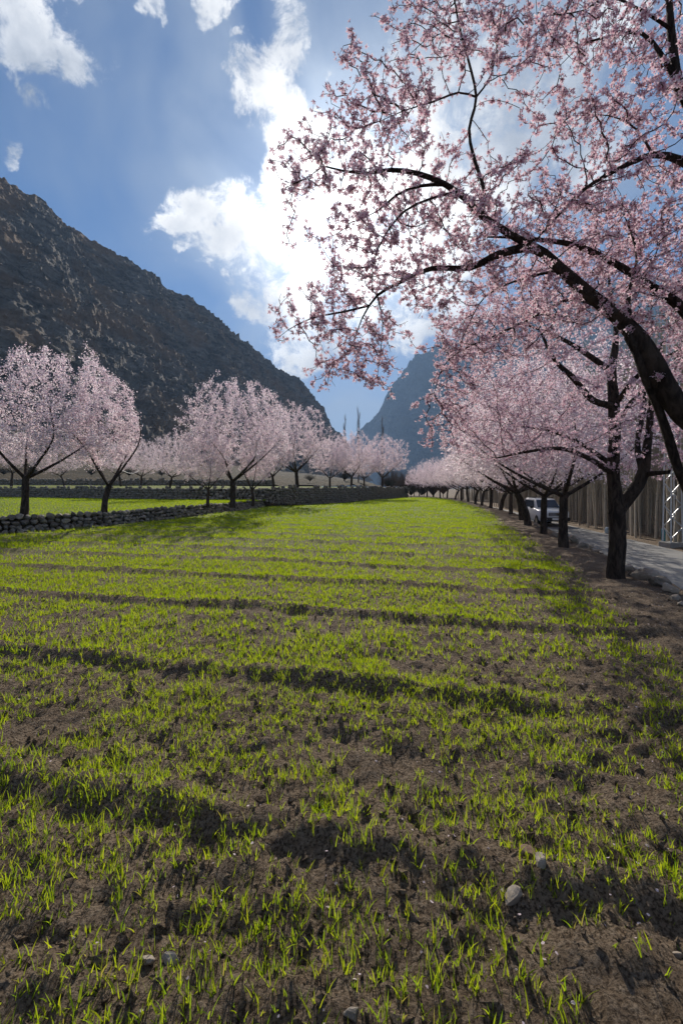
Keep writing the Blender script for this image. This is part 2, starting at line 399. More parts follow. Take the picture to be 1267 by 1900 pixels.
def strip_sheet(name, A, B, za, zb, nt, mat, noise=0.0, green=None):
    n = len(A); t = np.linspace(0, 1, nt)
    V = A[None] * (1 - t[:, None, None]) + B[None] * t[:, None, None]
    z = np.asarray(za)[None] * (1 - t[:, None]) + np.asarray(zb)[None] * t[:, None]
    z = z + noise * fbm(V[..., 0] * 0.4, V[..., 1] * 0.4, 4, 30)
    V = np.concatenate([V, z[..., None]], -1).reshape(-1, 3)
    idx = np.arange(n * nt).reshape(nt, n)
    F = np.stack([idx[:-1, :-1], idx[:-1, 1:], idx[1:, 1:], idx[1:, :-1]], -1).reshape(-1, 4)
    a = V[F[0]]; nrm = np.cross(a[1] - a[0], a[2] - a[0])
    if nrm[2] < 0: F = F[:, ::-1]
    g = np.zeros((len(V), 3)); 
    if green is not None: g[:, 0] = green
    o = obj(name, mesh_np(name, V, [F], mat, g, True)); tag(o, kind='structure'); return o
yy = np.concatenate([np.arange(-55, 60, 0.8), np.arange(60, 400, 6)])
strip_sheet('road', np.stack([road_l(yy), yy], 1), np.stack([road_r(yy), yy], 1), np.full(len(yy), -0.93), np.full(len(yy), -0.90), 8, M['road'])
n_ = 160
A1 = resample(W1, n_); A2 = resample(W2[:7], n_)
strip_sheet('terrace_field', A1, A2, np.full(n_, 0.52), np.full(n_, 0.58), 60, M['soil'], 0.03, 1.0)
A2f = resample(W2, n_); A3 = resample(W3, n_)
strip_sheet('upper_terrace', A2f, A3, np.full(n_, 1.52), np.linspace(2.2, 1.6, n_), 30, M['soil'], 0.08, 0.8)
FOOT = np.array([(-300, -20), (-150, 55), (-105, 110), (-85, 160), (-75, 190), (-62, 240), (-55, 270), (-42, 330), (-35, 370), (-27, 410), (-18, 460), (-10, 500), (-2, 550), (2, 580), (8, 620), (14, 680), (40, 740)], float)
A3b = resample(np.vstack([[(-160, 40)], W3]), n_); AF = resample(FOOT, n_)
AFi = AF + np.array([-14.0, 6.0])
strip_sheet('hillside', A3b, AFi, np.linspace(3.2, 1.7, n_), np.full(n_, 16.0), 40, M['hillside'], 0.6)

# ------------------------------------------------------------------ mountains
def build_mountain(name, foot, ridge, zf, ns, nt, mat, amp, back, seed, label):
    fo = np.asarray(foot, float); ri = np.asarray(ridge, float)
    s = np.linspace(0, len(fo) - 1, ns); k = np.arange(len(fo))
    fx = np.stack([np.interp(s, k, fo[:, j]) for j in (0, 1)], 1)
    rx = np.stack([np.interp(s, k, ri[:, j]) for j in (0, 1, 2)], 1)
    L = np.concatenate([[0], np.cumsum(np.linalg.norm(np.diff(rx[:, :2] * .5 + fx * .5, axis=0), axis=1))])
    t = np.concatenate([np.linspace(-0.03, 1, nt), 1 + np.linspace(0.012, back, max(8, nt // 8))])
    T, Sx = np.meshgrid(t, L, indexing='ij')
    H = rx[:, 2] - zf
    base = fx[None] + (rx[:, :2] - fx)[None] * T[..., None]
    prof = np.where(T <= 1, zf + H[None] * (0.9 * T + 0.1 * T ** 2.0), zf + H[None] * (1 - (T - 1) * 1.1))
    slope_len = np.linalg.norm(np.concatenate([rx[:, :2] - fx, H[:, None]], 1), axis=1)
    Vd = T * slope_len[None]                                         # metres up the slope
    sc = amp
    a = Sx / sc; b = Vd / sc
    # gullies, ledges and crags
    g = fbm(a / 60, b / 130, 4, seed) * 6.0 * np.clip((1.1 - T) * 2, 0.2, 1)
    led = ridged(a / 34 + b / 60, b / 13 - a / 40, 5, seed + 9, 0.6) * 9.0
    cr = ridged(a / 11, b / 9, 5, seed + 19, 0.62) * 5.0
    fin = fbm(a / 2.6, b / 2.2, 3, seed + 29, 0.6) * 1.5
    fade = np.clip(T / 0.1, 0, 1) * np.clip((1.04 - T) / 0.12, 0.8, 1)
    disp = (g + led + cr + fin - 7.4) * sc * fade
    n2 = np.stack([-(rx[:, 1] - fx[:, 1]) * 0, 0 * H], 1)
    out = fx - rx[:, :2]; out /= np.linalg.norm(out, axis=1)[:, None]
    sl = H / slope_len
    V = np.empty(T.shape + (3,))
    V[..., 0] = base[..., 0] + out[None, :, 0] * disp * sl[None]
    V[..., 1] = base[..., 1] + out[None, :, 1] * disp * sl[None]
    V[..., 2] = prof + disp * 0.75
    nT, nS = T.shape
    idx = np.arange(nT * nS).reshape(nT, nS)
    F = np.stack([idx[:-1, :-1], idx[:-1, 1:], idx[1:, 1:], idx[1:, :-1]], -1).reshape(-1, 4)
    V = V.reshape(-1, 3)
    nn = np.cross(V[F[:, 1]] - V[F[:, 0]], V[F[:, 2]] - V[F[:, 0]])
    if nn[:, 2].mean() < 0: F = F[:, ::-1]
    o = obj(name, mesh_np(name, V, [F], mat, None, False))
    tag(o, label, None, None, 'structure'); return o
RPX = [(-150, 215, 270), (0, 325, 300), (95, 380, 340), (150, 432, 365), (262, 490, 410), (300, 523, 430), (390, 573, 480), (430, 612, 505),
       (470, 643, 530), (520, 684, 565), (560, 706, 600), (600, 754, 640), (615, 788, 665), (643, 816, 700), (657, 852, 740), (690, 890, 780)]
RIDGE = [(-420, 90, 230)] + [tuple(P(x, y, d)) for x, y, d in RPX]
build_mountain('mountain', FOOT, RIDGE, 7.0, 560, 215, M['mountain'], 1.0, 0.5, 60, 'dark rocky mountainside on the left of the valley')
FR = [(600, 880, 2500), (655, 812, 2480), (700, 757, 2450), (735, 702, 2420), (765, 672, 2400), (772, 655, 2390), (800, 648, 2380), (812, 632, 2380), (850, 622, 2350), (890, 600, 2300), (940, 575, 2260),
      (1000, 545, 2200), (1080, 525, 2150), (1170, 515, 2100), (1300, 505, 2000), (1500, 500, 1900), (1800, 480, 1700)]
FRIDGE = [tuple(P(x, y, d)) for x, y, d in FR]
FFOOT = [(-40, 2100), (40, 2000), (110, 1900), (160, 1850), (200, 1800), (220, 1780), (250, 1750), (270, 1720), (310, 1650), (360, 1600), (420, 1500), (500, 1400), (600, 1300), (700, 1200), (820, 1050), (950, 900), (1100, 700)]
build_mountain('far_mountain', FFOOT, FRIDGE, 2.0, 260, 110, M['far_mountain'], 9.0, 0.25, 160, 'blue hazy mountain closing the valley')

# ------------------------------------------------------------------ grass
def build_blades(name, pts, hts, per, seg, width, seed, green_hi, green_lo, parent=None):
    r = np.random.default_rng(seed)
    n = len(pts) * per
    base = np.repeat(pts, per, 0) + np.concatenate([r.normal(0, 0.006, (n, 2)), np.full((n, 1), -0.004)], 1)
    h = np.repeat(hts, per) * r.uniform(0.45, 1.1, n)
    az = r.uniform(0, 2 * math.pi, n); lean = r.uniform(0.02, 0.55, n) ** 1.2; curl = r.uniform(0.0, 0.7, n) ** 1.5
    w = np.repeat(width, n) if np.isscalar(width) else np.repeat(width, per)
    w = w * r.uniform(0.7, 1.25, n)
    dx, dy = np.cos(az), np.sin(az)
    ta = r.uniform(0, 2 * math.pi, n); sx, sy = np.cos(ta), np.sin(ta)
    rings = []
    for k in range(seg):
        f = k / seg
        ang = lean + curl * f
        off = h * f * np.sin(ang); zz = h * f * np.cos(ang * 0.9)
        ww = w * (1 - 0.45 * f) * 0.5
        c = base + np.stack([dx * off, dy * off, zz], 1)
        s_ = np.stack([sx * ww, sy * ww, 0 * ww], 1)
        rings.append(c - s_); rings.append(c + s_)
    ang = lean + curl
    tip = base + np.stack([dx * h * np.sin(ang), dy * h * np.sin(ang), h * np.cos(ang * 0.9)], 1)
    rings.append(tip)
    m = 2 * seg + 1
    V = np.stack(rings, 1).reshape(-1, 3)
    o0 = (np.arange(n) * m)[:, None]
    Q = np.concatenate([o0 + np.array([[2 * k, 2 * k + 1, 2 * k + 3, 2 * k + 2]]) for k in range(seg - 1)], 0) if seg > 1 else np.zeros((0, 4), int)
    T = o0 + np.array([[2 * seg - 2, 2 * seg - 1, 2 * seg]])
    hue = r.random((n, 1)) * 0.7 + 0.3 * r.random((n, 1))
    c = np.array(green_lo) * (1 - hue) + np.array(green_hi) * hue
    dry = (r.random((n, 1)) < 0.03); c = np.where(dry, np.array([[0.22, 0.19, 0.08]]), c)
    c = np.repeat(c, m, 0)
    o = obj(name, mesh_np(name, V, [Q, T], M['grass'], c, False), parent)
    return o
def scatter_field(x0, x1, y0, y1, dens, seed, thin=1.0):
    r = np.random.default_rng(seed)
    n = int((x1 - x0) * (y1 - y0) * dens)
    x = r.uniform(x0, x1, n); y = r.uniform(y0, y1, n)
    keep = np.abs(x) < 0.80 * y + 1.2                                   # what a camera near here can see
    x, y = x[keep], y[keep]
    # patches, rows of seed along the ridges, fading out at the bare strip under the trees
    u = y * CT + x * ST
    pat = fbm(x * 0.9, y * 0.9, 3, 70) * 0.9 + fbm(x * 3.5, y * 3.5, 2, 71) * 0.75 + 0.12
    fine = fbm(x * 8, y * 8, 3, 72, 0.7) * 1.5
    dr = np.min(np.abs(u[:, None] - RIDGES[None]), 1)
    pat = pat + 0.35 * np.exp(-(dr / 0.2) ** 2) + 0.25 * fbm(u * 2.6, (x * CT - y * ST) * 0.25, 2, 74)
    prob = 1 / (1 + np.exp(-6.5 * (pat + fine * 0.6 - 0.06)))
    du = u[:, None] - RIDGES[None]
    furrow = np.max(np.exp(-((du + 0.17) / 0.10) ** 2) * np.clip(RH[None] / 0.06, 0, 1), 1)
    prob = prob * (1 - thin) + thin * np.clip(prob + 0.35, 0, 1) if thin < 1 else prob
    edge = np.clip((strip_edge(x, y) - x) / 0.55 + 0.15, 0, 1)
    keep = r.random(len(x)) < prob * edge * (1 - 0.85 * furrow * np.clip(y / 3 - 0.4, 0, 1))
    x, y = x[keep], y[keep]
    # not inside the walled terrace
    wx = np.interp(y, np.concatenate([W1[:, 1], W2[6:, 1]]), np.concatenate([W1[:, 0], W2[6:, 0]])) + 0.5
    k2 = x > np.where(y > 4, wx, -99)
    x, y = x[k2], y[k2]
    return np.stack([x, y, ground_z(x, y)], 1)
HI, LO = (0.28, 0.30, 0.026), (0.09, 0.165, 0.018)
def grass_zone(name, a, dens, per, seg, hh, ww, seed, thin, label):
    p = scatter_field(*a, dens, seed, thin)
    r = np.random.default_rng(seed + 1)
    h = hh * r.uniform(0.55, 1.25, len(p)) * (0.85 + 0.5 * vnoise(p[:, 0] * 1.3, p[:, 1] * 1.3, 90))
    o = build_blades(name, p, h, per, seg, ww, seed + 2, HI, LO)
    tag(o, label, 'grass', None, 'stuff'); return o
grass_zone('young_wheat', (-5, 4.5, 0.7, 4.2), 1250, 3, 3, 0.060, 0.0047, 100, 1.0, 'sparse young wheat seedlings in the near soil')
grass_zone('young_wheat', (-10, 6, 4.2, 10), 640, 3, 2, 0.076, 0.0078, 110, 0.55, 'young wheat in the middle of the field')
grass_zone('young_wheat', (-20, 9, 10, 24), 230, 2, 2, 0.098, 0.015, 120, 0.35, 'wheat sprouts covering the field further back')
grass_zone('young_wheat', (-12, 16, 24, 74), 70, 2, 1, 0.12, 0.034, 130, 0.20, 'bright green wheat at the far end of field')
def terrace_grass():
    r = np.random.default_rng(140)
    n = 40000; s = r.random(n); t = r.random(n) ** 1.3
    i = s * (n_ - 1); i0 = np.clip(i.astype(int), 0, n_ - 2); f = (i - i0)[:, None]
    a = A1[i0] * (1 - f) + A1[i0 + 1] * f; b = A2[i0] * (1 - f) + A2[i0 + 1] * f
    p = a * (1 - t[:, None]) + b * t[:, None]
    keep = (np.abs(p[:, 0]) < 0.85 * p[:, 1] + 2) & (t > 0.02) & (t < 0.98)
    p = p[keep]; t = t[keep]
    z = 0.52 + 0.06 * t + 0.03 * fbm(p[:, 0] * 0.4, p[:, 1] * 0.4, 4, 30)
    p = np.concatenate([p, z[:, None]], 1)
    o = build_blades('terrace_wheat', p, np.full(len(p), 0.11), 2, 1, 0.024, 141, HI, LO)
    tag(o, 'green wheat on the walled terrace to the left', 'grass', None, 'stuff')
terrace_grass()

# ------------------------------------------------------------------ clods, pebbles and fallen petals
ICO_V = None
def ico():
    p = (1 + 5 ** .5) / 2
    v = np.array([(-1, p, 0), (1, p, 0), (-1, -p, 0), (1, -p, 0), (0, -1, p), (0, 1, p), (0, -1, -p), (0, 1, -p), (p, 0, -1), (p, 0, 1), (-p, 0, -1), (-p, 0, 1)], float)
    v /= np.linalg.norm(v[0])
    f = np.array([(0, 11, 5), (0, 5, 1), (0, 1, 7), (0, 7, 10), (0, 10, 11), (1, 5, 9), (5, 11, 4), (11, 10, 2), (10, 7, 6), (7, 1, 8), (3, 9, 4), (3, 4, 2), (3, 2, 6), (3, 6, 8), (3, 8, 9), (4, 9, 5), (2, 4, 11), (6, 2, 10), (8, 6, 7), (9, 8, 1)])
    return v, f
def subdiv(v, f):
    v = list(map(tuple, v)); cache = {}; out = []
    def mid(a, b):
        k = (min(a, b), max(a, b))
        if k not in cache:
            m = np.array(v[a]) + np.array(v[b]); m /= np.linalg.norm(m); v.append(tuple(m)); cache[k] = len(v) - 1
        return cache[k]
    for a, b, c in f:
        ab, bc, ca = mid(a, b), mid(b, c), mid(c, a)
        out += [(a, ab, ca), (b, bc, ab), (c, ca, bc), (ab, bc, ca)]
    return np.array(v), np.array(out)
ICO = ico(); ICO2 = subdiv(*ICO); ICO3 = subdiv(*ICO2)
def rock_mesh(name, mat, seed, dims, lvl=2, rough=0.28, flat=True):
    r = np.random.default_rng(seed); v, f = (ICO, ICO2, ICO3)[lvl - 1]
    v = v.copy()
    for k in range(10):                                                  # chop planes: broken faces
        d = r.normal(size=3); d /= np.linalg.norm(d); c = r.uniform(0.38, 0.8)
        q = v @ d; v -= np.outer(np.maximum(q - c, 0) * 0.9, d)
    nz = fbm(v[:, 0] * 1.7 + seed * 3.1 + v[:, 2] * 2.1, v[:, 1] * 1.7 - seed + v[:, 2], 3, seed)
    v *= (1 + rough * nz)[:, None]
    v *= np.array(dims)
    return mesh_np(name, v, [f], mat, None, not flat)
def rots(n, r):
    q = r.normal(size=(n, 4)); q /= np.linalg.norm(q, axis=1)[:, None]
    w, x, y, z = q.T
    return np.stack([np.stack([1 - 2 * (y * y + z * z), 2 * (x * y - z * w), 2 * (x * z + y * w)], -1),
                     np.stack([2 * (x * y + z * w), 1 - 2 * (x * x + z * z), 2 * (y * z - x * w)], -1),
                     np.stack([2 * (x * z - y * w), 2 * (y * z + x * w), 1 - 2 * (x * x + y * y)], -1)], 1)
def clods():
    r = np.random.default_rng(200); n = 13000
    y = 0.75 + 6.0 * r.random(n) ** 1.7; x = r.uniform(-1, 1, n) * (0.8 * y + 0.8)
    k = (x < row_x(y) + 0.4) & (r.random(n) < 0.35 + 0.9 * vnoise(x * 2.2, y * 2.2, 210)); x, y = x[k], y[k]; n = len(x)
    s = 0.0045 + 0.022 * r.random(n) ** 5.0
    v = np.array([(1, 0, 0), (0, 1, 0), (-1, 0, 0), (0, -1, 0), (0, 0, 1), (0, 0, -1)], float)
    f = np.array([(0, 1, 4), (1, 2, 4), (2, 3, 4), (3, 0, 4), (1, 0, 5), (2, 1, 5), (3, 2, 5), (0, 3, 5)])
    nv = (v[None] * (1 + r.normal(0, 0.25, (n, 6, 1))) + r.normal(0, .22, (n, 6, 3))) * (s[:, None] * np.stack([r.uniform(.8, 1.5, n), r.uniform(.7, 1.3, n), r.uniform(.5, .9, n)], 1))[:, None, :]
    R = rots(n, r); nv = np.einsum('nij,nvj->nvi', R, nv)
    nv += np.stack([x, y, ground_z(x, y) + s * 0.15], 1)[:, None]
    F = (np.arange(n)[:, None, None] * 6 + f[None]).reshape(-1, 3)
    o = obj('soil_clods', mesh_np('soil_clods', nv.reshape(-1, 3), [F], M['soil'], np.zeros((n * 6, 3)), False))
    tag(o, 'crumbly brown clods of earth strewn over the near field', 'soil', None, 'stuff')
    # petals on the soil
    n = 2600; y = 0.8 + 11 * r.random(n) ** 1.4; x = r.uniform(-1, 1, n) * (0.8 * y + 0.5)
    k = (x < row_x(y) + .4) & (r.random(n) < np.clip(0.35 + 0.3 * x, 0.12, 1)); x, y = x[k], y[k]; n = len(x)
    s = r.uniform(0.004, 0.0085, n)
    q = np.array([(-1, -.2, 0), (-.5, -.85, .1), (.5, -.8, .25), (1.1, -.1, .1), (.6, .8, -.1), (-.5, .8, .3)])
    R = rots(n, r); R[:, 2] *= 0.5
    V = np.einsum('nij,vj->nvi', R, q) * s[:, None, None]; V += np.stack([x, y, ground_z(x, y) + 0.012], 1)[:, None]
    F = np.arange(n * 6).reshape(-1, 6)
    o = obj('fallen_petals', mesh_np('fallen_petals', V.reshape(-1, 3), [F], M['petal'], np.full((n * 6, 3), (0.80, 0.68, 0.72)), False))
    tag(o, 'pale almond petals scattered on the soil', 'petals', None, 'stuff')
clods()
def ground_pt(px, py, z0=0.0):
    d = (EYE - z0) * FPX / (py - HY); p = P(px, py, d); return p[0], d
def field_stone(px, py, w, mat, seed, label, hgt=0.5, rz=0.0):
    x, d = ground_pt(px, py); wm = w / FPX * d * 0.5
    o = obj('stone', rock_mesh('stone', M[mat], seed, (wm, wm * 0.7, wm * hgt), 3, 0.2, True), None, (x, d, float(ground_z(x, d)) + wm * hgt * 0.55))
    o.rotation_euler = (0.15, -0.1, rz); tag(o, label, 'stone', 'stones lying in the field'); return o
field_stone(980, 1592, 58, 'slab', 301, 'flat reddish brown slab half buried in near soil', 0.35)
field_stone(950, 1662, 50, 'boulder', 302, 'pale grey split stone just below the reddish slab', 0.55, 0.6)
field_stone(1003, 1632, 40, 'stone', 303, 'grey stone lodged in the ridge between slab and split stone', 0.7)
field_stone(1258, 1770, 22, 'boulder', 304, 'small rounded grey stone at the right picture edge', 0.7)
field_stone(277, 1775, 32, 'boulder', 305, 'angular pale stone in soil at lower left', 0.7)
field_stone(318, 1772, 36, 'stone', 306, 'rough brown stone beside the angular pale stone', 0.7)
field_stone(590, 1495, 26, 'boulder', 307, 'smooth pale pebble near the middle of the ridge', 0.5)
field_stone(655, 1872, 38, 'stone', 308, 'dull brown stone at the bottom edge', 0.6)

# ------------------------------------------------------------------ dry stone walls
def wall(name, poly, z0f, htf, stone, rows_vis, label, seed, parts_max):
    r = np.random.default_rng(seed)
    pts = resample(poly, step=0.05); L = np.concatenate([[0], np.cumsum(np.linalg.norm(np.diff(pts, axis=0), axis=1))])
    root = empty(name, (pts[0][0], pts[0][1], z0f(0))); tag(root, label, 'stone wall')
    org = np.array(root.location)
    def at(s):
        i = np.clip(np.searchsorted(L, s), 1, len(pts) - 1); p = pts[i]; t = pts[i] - pts[i - 1]; t = t / np.linalg.norm(t); return p, t
    protos = [rock_mesh('stone', M['stone'], seed * 50 + k, (0.5, 0.5, 0.5), 2, 0.22, k % 3 != 0) for k in range(14)]
    items = []
    total = L[-1]; s = 0; z = 0; row = 0
    hmax = max(htf(q) for q in np.linspace(0, 1, 40))
    while z < hmax:
        s = r.uniform(-0.1, 0.1); rh = stone * r.uniform(0.75, 1.0)
        while s < total:
            w = stone * r.uniform(0.8, 1.75); f = s / total; hh = htf(f)
            if z + rh * 0.3 < hh * r.uniform(0.85, 1.1):
                p, t = at(s + w / 2); nrm = np.array([-t[1], t[0]])
                off = r.normal(0, stone * 0.12) + (z / max(hh, .1)) * 0.10
                pos = np.array([p[0] + nrm[0] * off, p[1] + nrm[1] * off, z0f(f) + z + rh * 0.5 + r.normal(0, 0.02)])
                items.append((pos, math.atan2(t[1], t[0]) + r.normal(0, .12), (w * 1.12, stone * r.uniform(1.0, 1.6), rh * r.uniform(1.1, 1.45)), r.normal(0, .12, 2), int(r.integers(14))))
            s += w * 0.93
        z += rh * 0.82; row += 1
    items.sort(key=lambda it: np.hypot(it[0][0], it[0][1]) + (0 if abs(it[0][0]) < 0.8 * it[0][1] + 1.0 else 500))
    core_i = []
    for k, (pos, az, dim, tl, pr) in enumerate(items):
        if k < parts_max:
            o = obj('stone', protos[pr], root); o.location = pos - org; o.rotation_euler = (tl[0], tl[1], az); o.scale = dim
        else: core_i.append((pos, az, dim, tl, pr))
    if core_i:
        Vs, Fs, b = [], [], 0
        v0, f0 = ICO
        for pos, az, dim, tl, pr in core_i:
            v = v0 * (1 + r.normal(0, 0.14, (12, 1))) * 0.5 * np.array(dim)
            c, s_ = math.cos(az), math.sin(az)
            Vs.append(np.stack([v[:, 0] * c - v[:, 1] * s_, v[:, 0] * s_ + v[:, 1] * c, v[:, 2]], 1) + pos - org); Fs.append(f0 + b); b += 12
        o = obj('small_stones', mesh_np('small_stones', np.concatenate(Vs), [np.concatenate(Fs)], M['stone']), root); tag(o, kind='stuff')
    # earth fill behind the stones
    fill = resample(poly, n=120); d = np.gradient(fill, axis=0); nn = np.stack([-d[:, 1], d[:, 0]], 1); nn /= np.linalg.norm(nn, axis=1)[:, None]
    ff = np.linspace(0, 1, 120); hb = np.array([htf(q) for q in ff]); zb = np.array([z0f(q) for q in ff])
    ring = []
    for off, zt in ((0.02, -0.2), (0.10, hb * 0.86), (0.9, hb * 0.86), (0.9, -0.2)):
        ring.append(np.stack([fill[:, 0] + nn[:, 0] * off, fill[:, 1] + nn[:, 1] * off, zb + zt], 1) - org)
    V = np.concatenate(ring); i = np.arange(119); F = []
    for k in range(3): F.append(np.stack([i + k * 120, i + 1 + k * 120, i + 1 + (k + 1) * 120, i + (k + 1) * 120], 1))
    obj('earth_fill', mesh_np('earth_fill', V, F, M['hillside']), root)
    return root
wall('dry_stone_wall', W1, lambda f: -0.05, lambda f: 0.74 - 0.2 * f, 0.22, 4, 'low dry stone wall of rounded rocks fronting the left terrace', 7, 300)
wall('dry_stone_wall', W2, lambda f: 0.5 if f < 0.62 else max(-0.05, 0.5 - (f - 0.62) * 12), lambda f: 1.12 if f < 0.62 else min(1.66, 1.12 + (f - 0.62) * 12), 0.27, 6, 'long grey dry stone wall behind the trees at field end', 8, 120)
wall('dry_stone_wall', W3[:6], lambda f: 1.9, lambda f: 1.15 - 0.5 * f, 0.32, 4, 'highest dry stone wall below the brown hillside', 9, 0)

# ------------------------------------------------------------------ trees
class Skel:
    def __init__(s): s.pos = []; s.par = []; s.gr = []
    def guide(s, pts, radii, attach=True, step=0.12):
        pts = [np.asarray(p, float) for p in pts]
        if attach and s.pos:
            A = np.array(s.pos); i = int(np.argmin(np.linalg.norm(A - pts[0], axis=1)))
            start = i; ctrl = [A[i]] + (pts if np.linalg.norm(A[i] - pts[0]) > 0.15 else pts[1:])
            radii = [radii[0]] + list(radii if len(ctrl) == len(pts) + 1 else radii[1:])
        else: start = -1; ctrl = pts
        ctrl = np.array(ctrl); radii = np.array(radii, float)
        ext = np.vstack([2 * ctrl[0] - ctrl[1], ctrl, 2 * ctrl[-1] - ctrl[-2]])
        prev = start
        for k in range(len(ctrl) - 1):
            p0, p1, p2, p3 = ext[k:k + 4]; m = max(1, int(np.linalg.norm(p2 - p1) / step))
            for j in range(0 if (k == 0 and start < 0) else 1, m + 1):
                t = j / m
                q = 0.5 * (2 * p1 + (p2 - p0) * t + (2 * p0 - 5 * p1 + 4 * p2 - p3) * t * t + (3 * p1 - p0 - 3 * p2 + p3) * t ** 3)
                s.pos.append(q); s.par.append(prev); s.gr.append(radii[k] * (1 - t) + radii[k + 1] * t); prev = len(s.pos) - 1
    def colonize(s, att, step=0.12, kill=0.2, reach=2.5, iters=90, wob=0.25, trop=(0, 0, 0.0), seed=0, skip=None):
        r = np.random.default_rng(seed)
        att = np.asarray(att, float); alive = np.ones(len(att), bool)
        near_d = np.full(len(att), 1e9); near_i = np.zeros(len(att), int)
        def upd(ids):
            B = np.array([s.pos[i] for i in ids])
            for c in range(0, len(B), 400):
                D = np.linalg.norm(att[:, None] - B[None, c:c + 400], axis=2)
                j = D.argmin(1); dm = D[np.arange(len(att)), j]; b = dm < near_d
                near_d[b] = dm[b]; near_i[b] = np.array(ids)[c + j[b]]
        ids = [i for i in range(len(s.pos)) if (skip is None or not skip(s.pos[i]))]
        upd(ids); trop = np.array(trop)
        tried = {}
        for it in range(iters):
            alive &= near_d > kill
            a = alive & (near_d < reach)
            if not a.any(): break
            groups = {}
            idx = np.nonzero(a)[0]
            dirs = att[idx] - np.array([s.pos[i] for i in near_i[idx]]); dirs /= np.linalg.norm(dirs, axis=1)[:, None]
            for n, dv in zip(near_i[idx], dirs):
                if n in groups: groups[n] += dv
                else: groups[n] = dv.copy()
            new = []
            for n, dv in groups.items():
                if tried.get(n, 0) > 3: continue
                tried[n] = tried.get(n, 0) + 1
                l = np.linalg.norm(dv)
                if l < 1e-4: continue
                dv = dv / l + r.normal(0, wob, 3) + trop; dv /= np.linalg.norm(dv)
                s.pos.append(s.pos[n] + dv * step); s.par.append(n); s.gr.append(0); new.append(len(s.pos) - 1)
            if not new: break
            upd(new)
    def finish(s, tip=0.0028, ex=2.35):
        n = len(s.pos); s.P = np.array(s.pos); par = s.par
        kids = [[] for _ in range(n)]
        for i, p in enumerate(par):
            if p >= 0: kids[p].append(i)
        acc = np.zeros(n); R = np.zeros(n)
        order = sorted(range(n), key=lambda i: -i)                     # children always come after parents
        for i in order:
            R[i] = max(acc[i] ** (1 / ex) if acc[i] > 0 else tip, s.gr[i])
            if s.gr[i] > 0: R[i] = max(s.gr[i], min(R[i], s.gr[i] * 1.1))
            if par[i] >= 0: acc[par[i]] += R[i] ** ex if s.gr[par[i]] == 0 else 0
        s.R = R; s.kids = kids
    def chains(s):
        out = []; todo = [(i, None) for i, p in enumerate(s.par) if p < 0]
        while todo:
            i, pa = todo.pop(); ch = ([pa] if pa is not None else []) + [i]
            while s.kids[i]:
                k = sorted(s.kids[i], key=lambda j: -s.R[j])
                for j in k[1:]: todo.append((j, i))
                i = k[0]; ch.append(i)
            out.append(ch)
        return out
    def wood(s, thick=0.02, seed=0, detail=1.0):
        """verts and quads of all branches; returns per-face material 0 bark, 1 twig"""
        V, F, MI = [], [], []; b = 0; r = np.random.default_rng(seed)
        for ch in s.chains():
            if len(ch) < 2: continue
            Pc = s.P[ch]; Rc = s.R[ch].copy()
            if s.par[ch[0]] >= -1 and len(ch) > 1 and s.par[ch[1]] == ch[0] and len(s.kids[ch[0]]) > 1 and s.kids[ch[0]] and Rc[0] > Rc[1] * 1.25:
                Rc[0] = Rc[1] * 1.2
            rmax = Rc.max()
            k = 3 if rmax < 0.007 else 4 if rmax < 0.016 else 6 if rmax < 0.05 else int(12 * detail)
            T = np.gradient(Pc, axis=0); T /= np.linalg.norm(T, axis=1)[:, None] + 1e-9
            ref = np.array([0.31, 0.93, 0.2]); 
            U = ref - (T @ ref)[:, None] * T
            for q in range(1, len(U)):                                   # parallel transport
                u = U[q - 1] - T[q] * (U[q - 1] @ T[q]); U[q] = u
            U /= np.linalg.norm(U, axis=1)[:, None] + 1e-9
            W = np.cross(T, U); a = np.arange(k) / k * 2 * math.pi
            rad = Rc[:, None] * np.ones(k)
            if rmax > 0.03:
                rad = rad * (1 + 0.16 * fbm(np.cos(a)[None] * 1.2 + np.sin(a)[None] * 2 + b, (np.arange(len(ch)) * 0.35)[:, None] + b * .01, 3, 77))
            rad[-1] *= 0.4
            ring = Pc[:, None] + rad[..., None] * (np.cos(a)[None, :, None] * U[:, None] + np.sin(a)[None, :, None] * W[:, None])
            m = len(ch); V.append(ring.reshape(-1, 3))
            i = np.arange(m - 1)[:, None] * k; j = np.arange(k)[None]
            q = np.stack([i + j, i + (j + 1) % k, i + k + (j + 1) % k, i + k + j], -1).reshape(-1, 4) + b
            F.append(q); MI.append(np.full(len(q), 0 if rmax > thick else 1)); b += m * k
        return np.concatenate(V), np.concatenate(F), np.concatenate(MI)
def frames(n, r, bias):
    d = r.normal(size=(n, 3)) + bias; d /= np.linalg.norm(d, axis=1)[:, None]
    a = r.normal(size=(n, 3)); u = np.cross(d, a); u /= np.linalg.norm(u, axis=1)[:, None]; v = np.cross(d, u)
    return d, u, v
def blossom_positions(sk, n, r, maxr=0.011, spread=0.07, clump=True):
    ids = np.nonzero((sk.R < maxr) & (np.array(sk.gr) == 0))[0]
    w = np.ones(len(ids)) * (0.25 + r.random(len(ids)) ** 2 * 1.5)
    pick = r.choice(ids, n, p=w / w.sum()); par = np.array(sk.par)[pick]
    t = r.random((n, 1)); p = sk.P[pick] * t + sk.P[np.maximum(par, 0)] * (1 - t)
    off = r.normal(size=(n, 3)); off /= np.linalg.norm(off, axis=1)[:, None]
    off *= (0.010 + spread * r.random((n, 1)) ** 1.6)
    return p + off, off
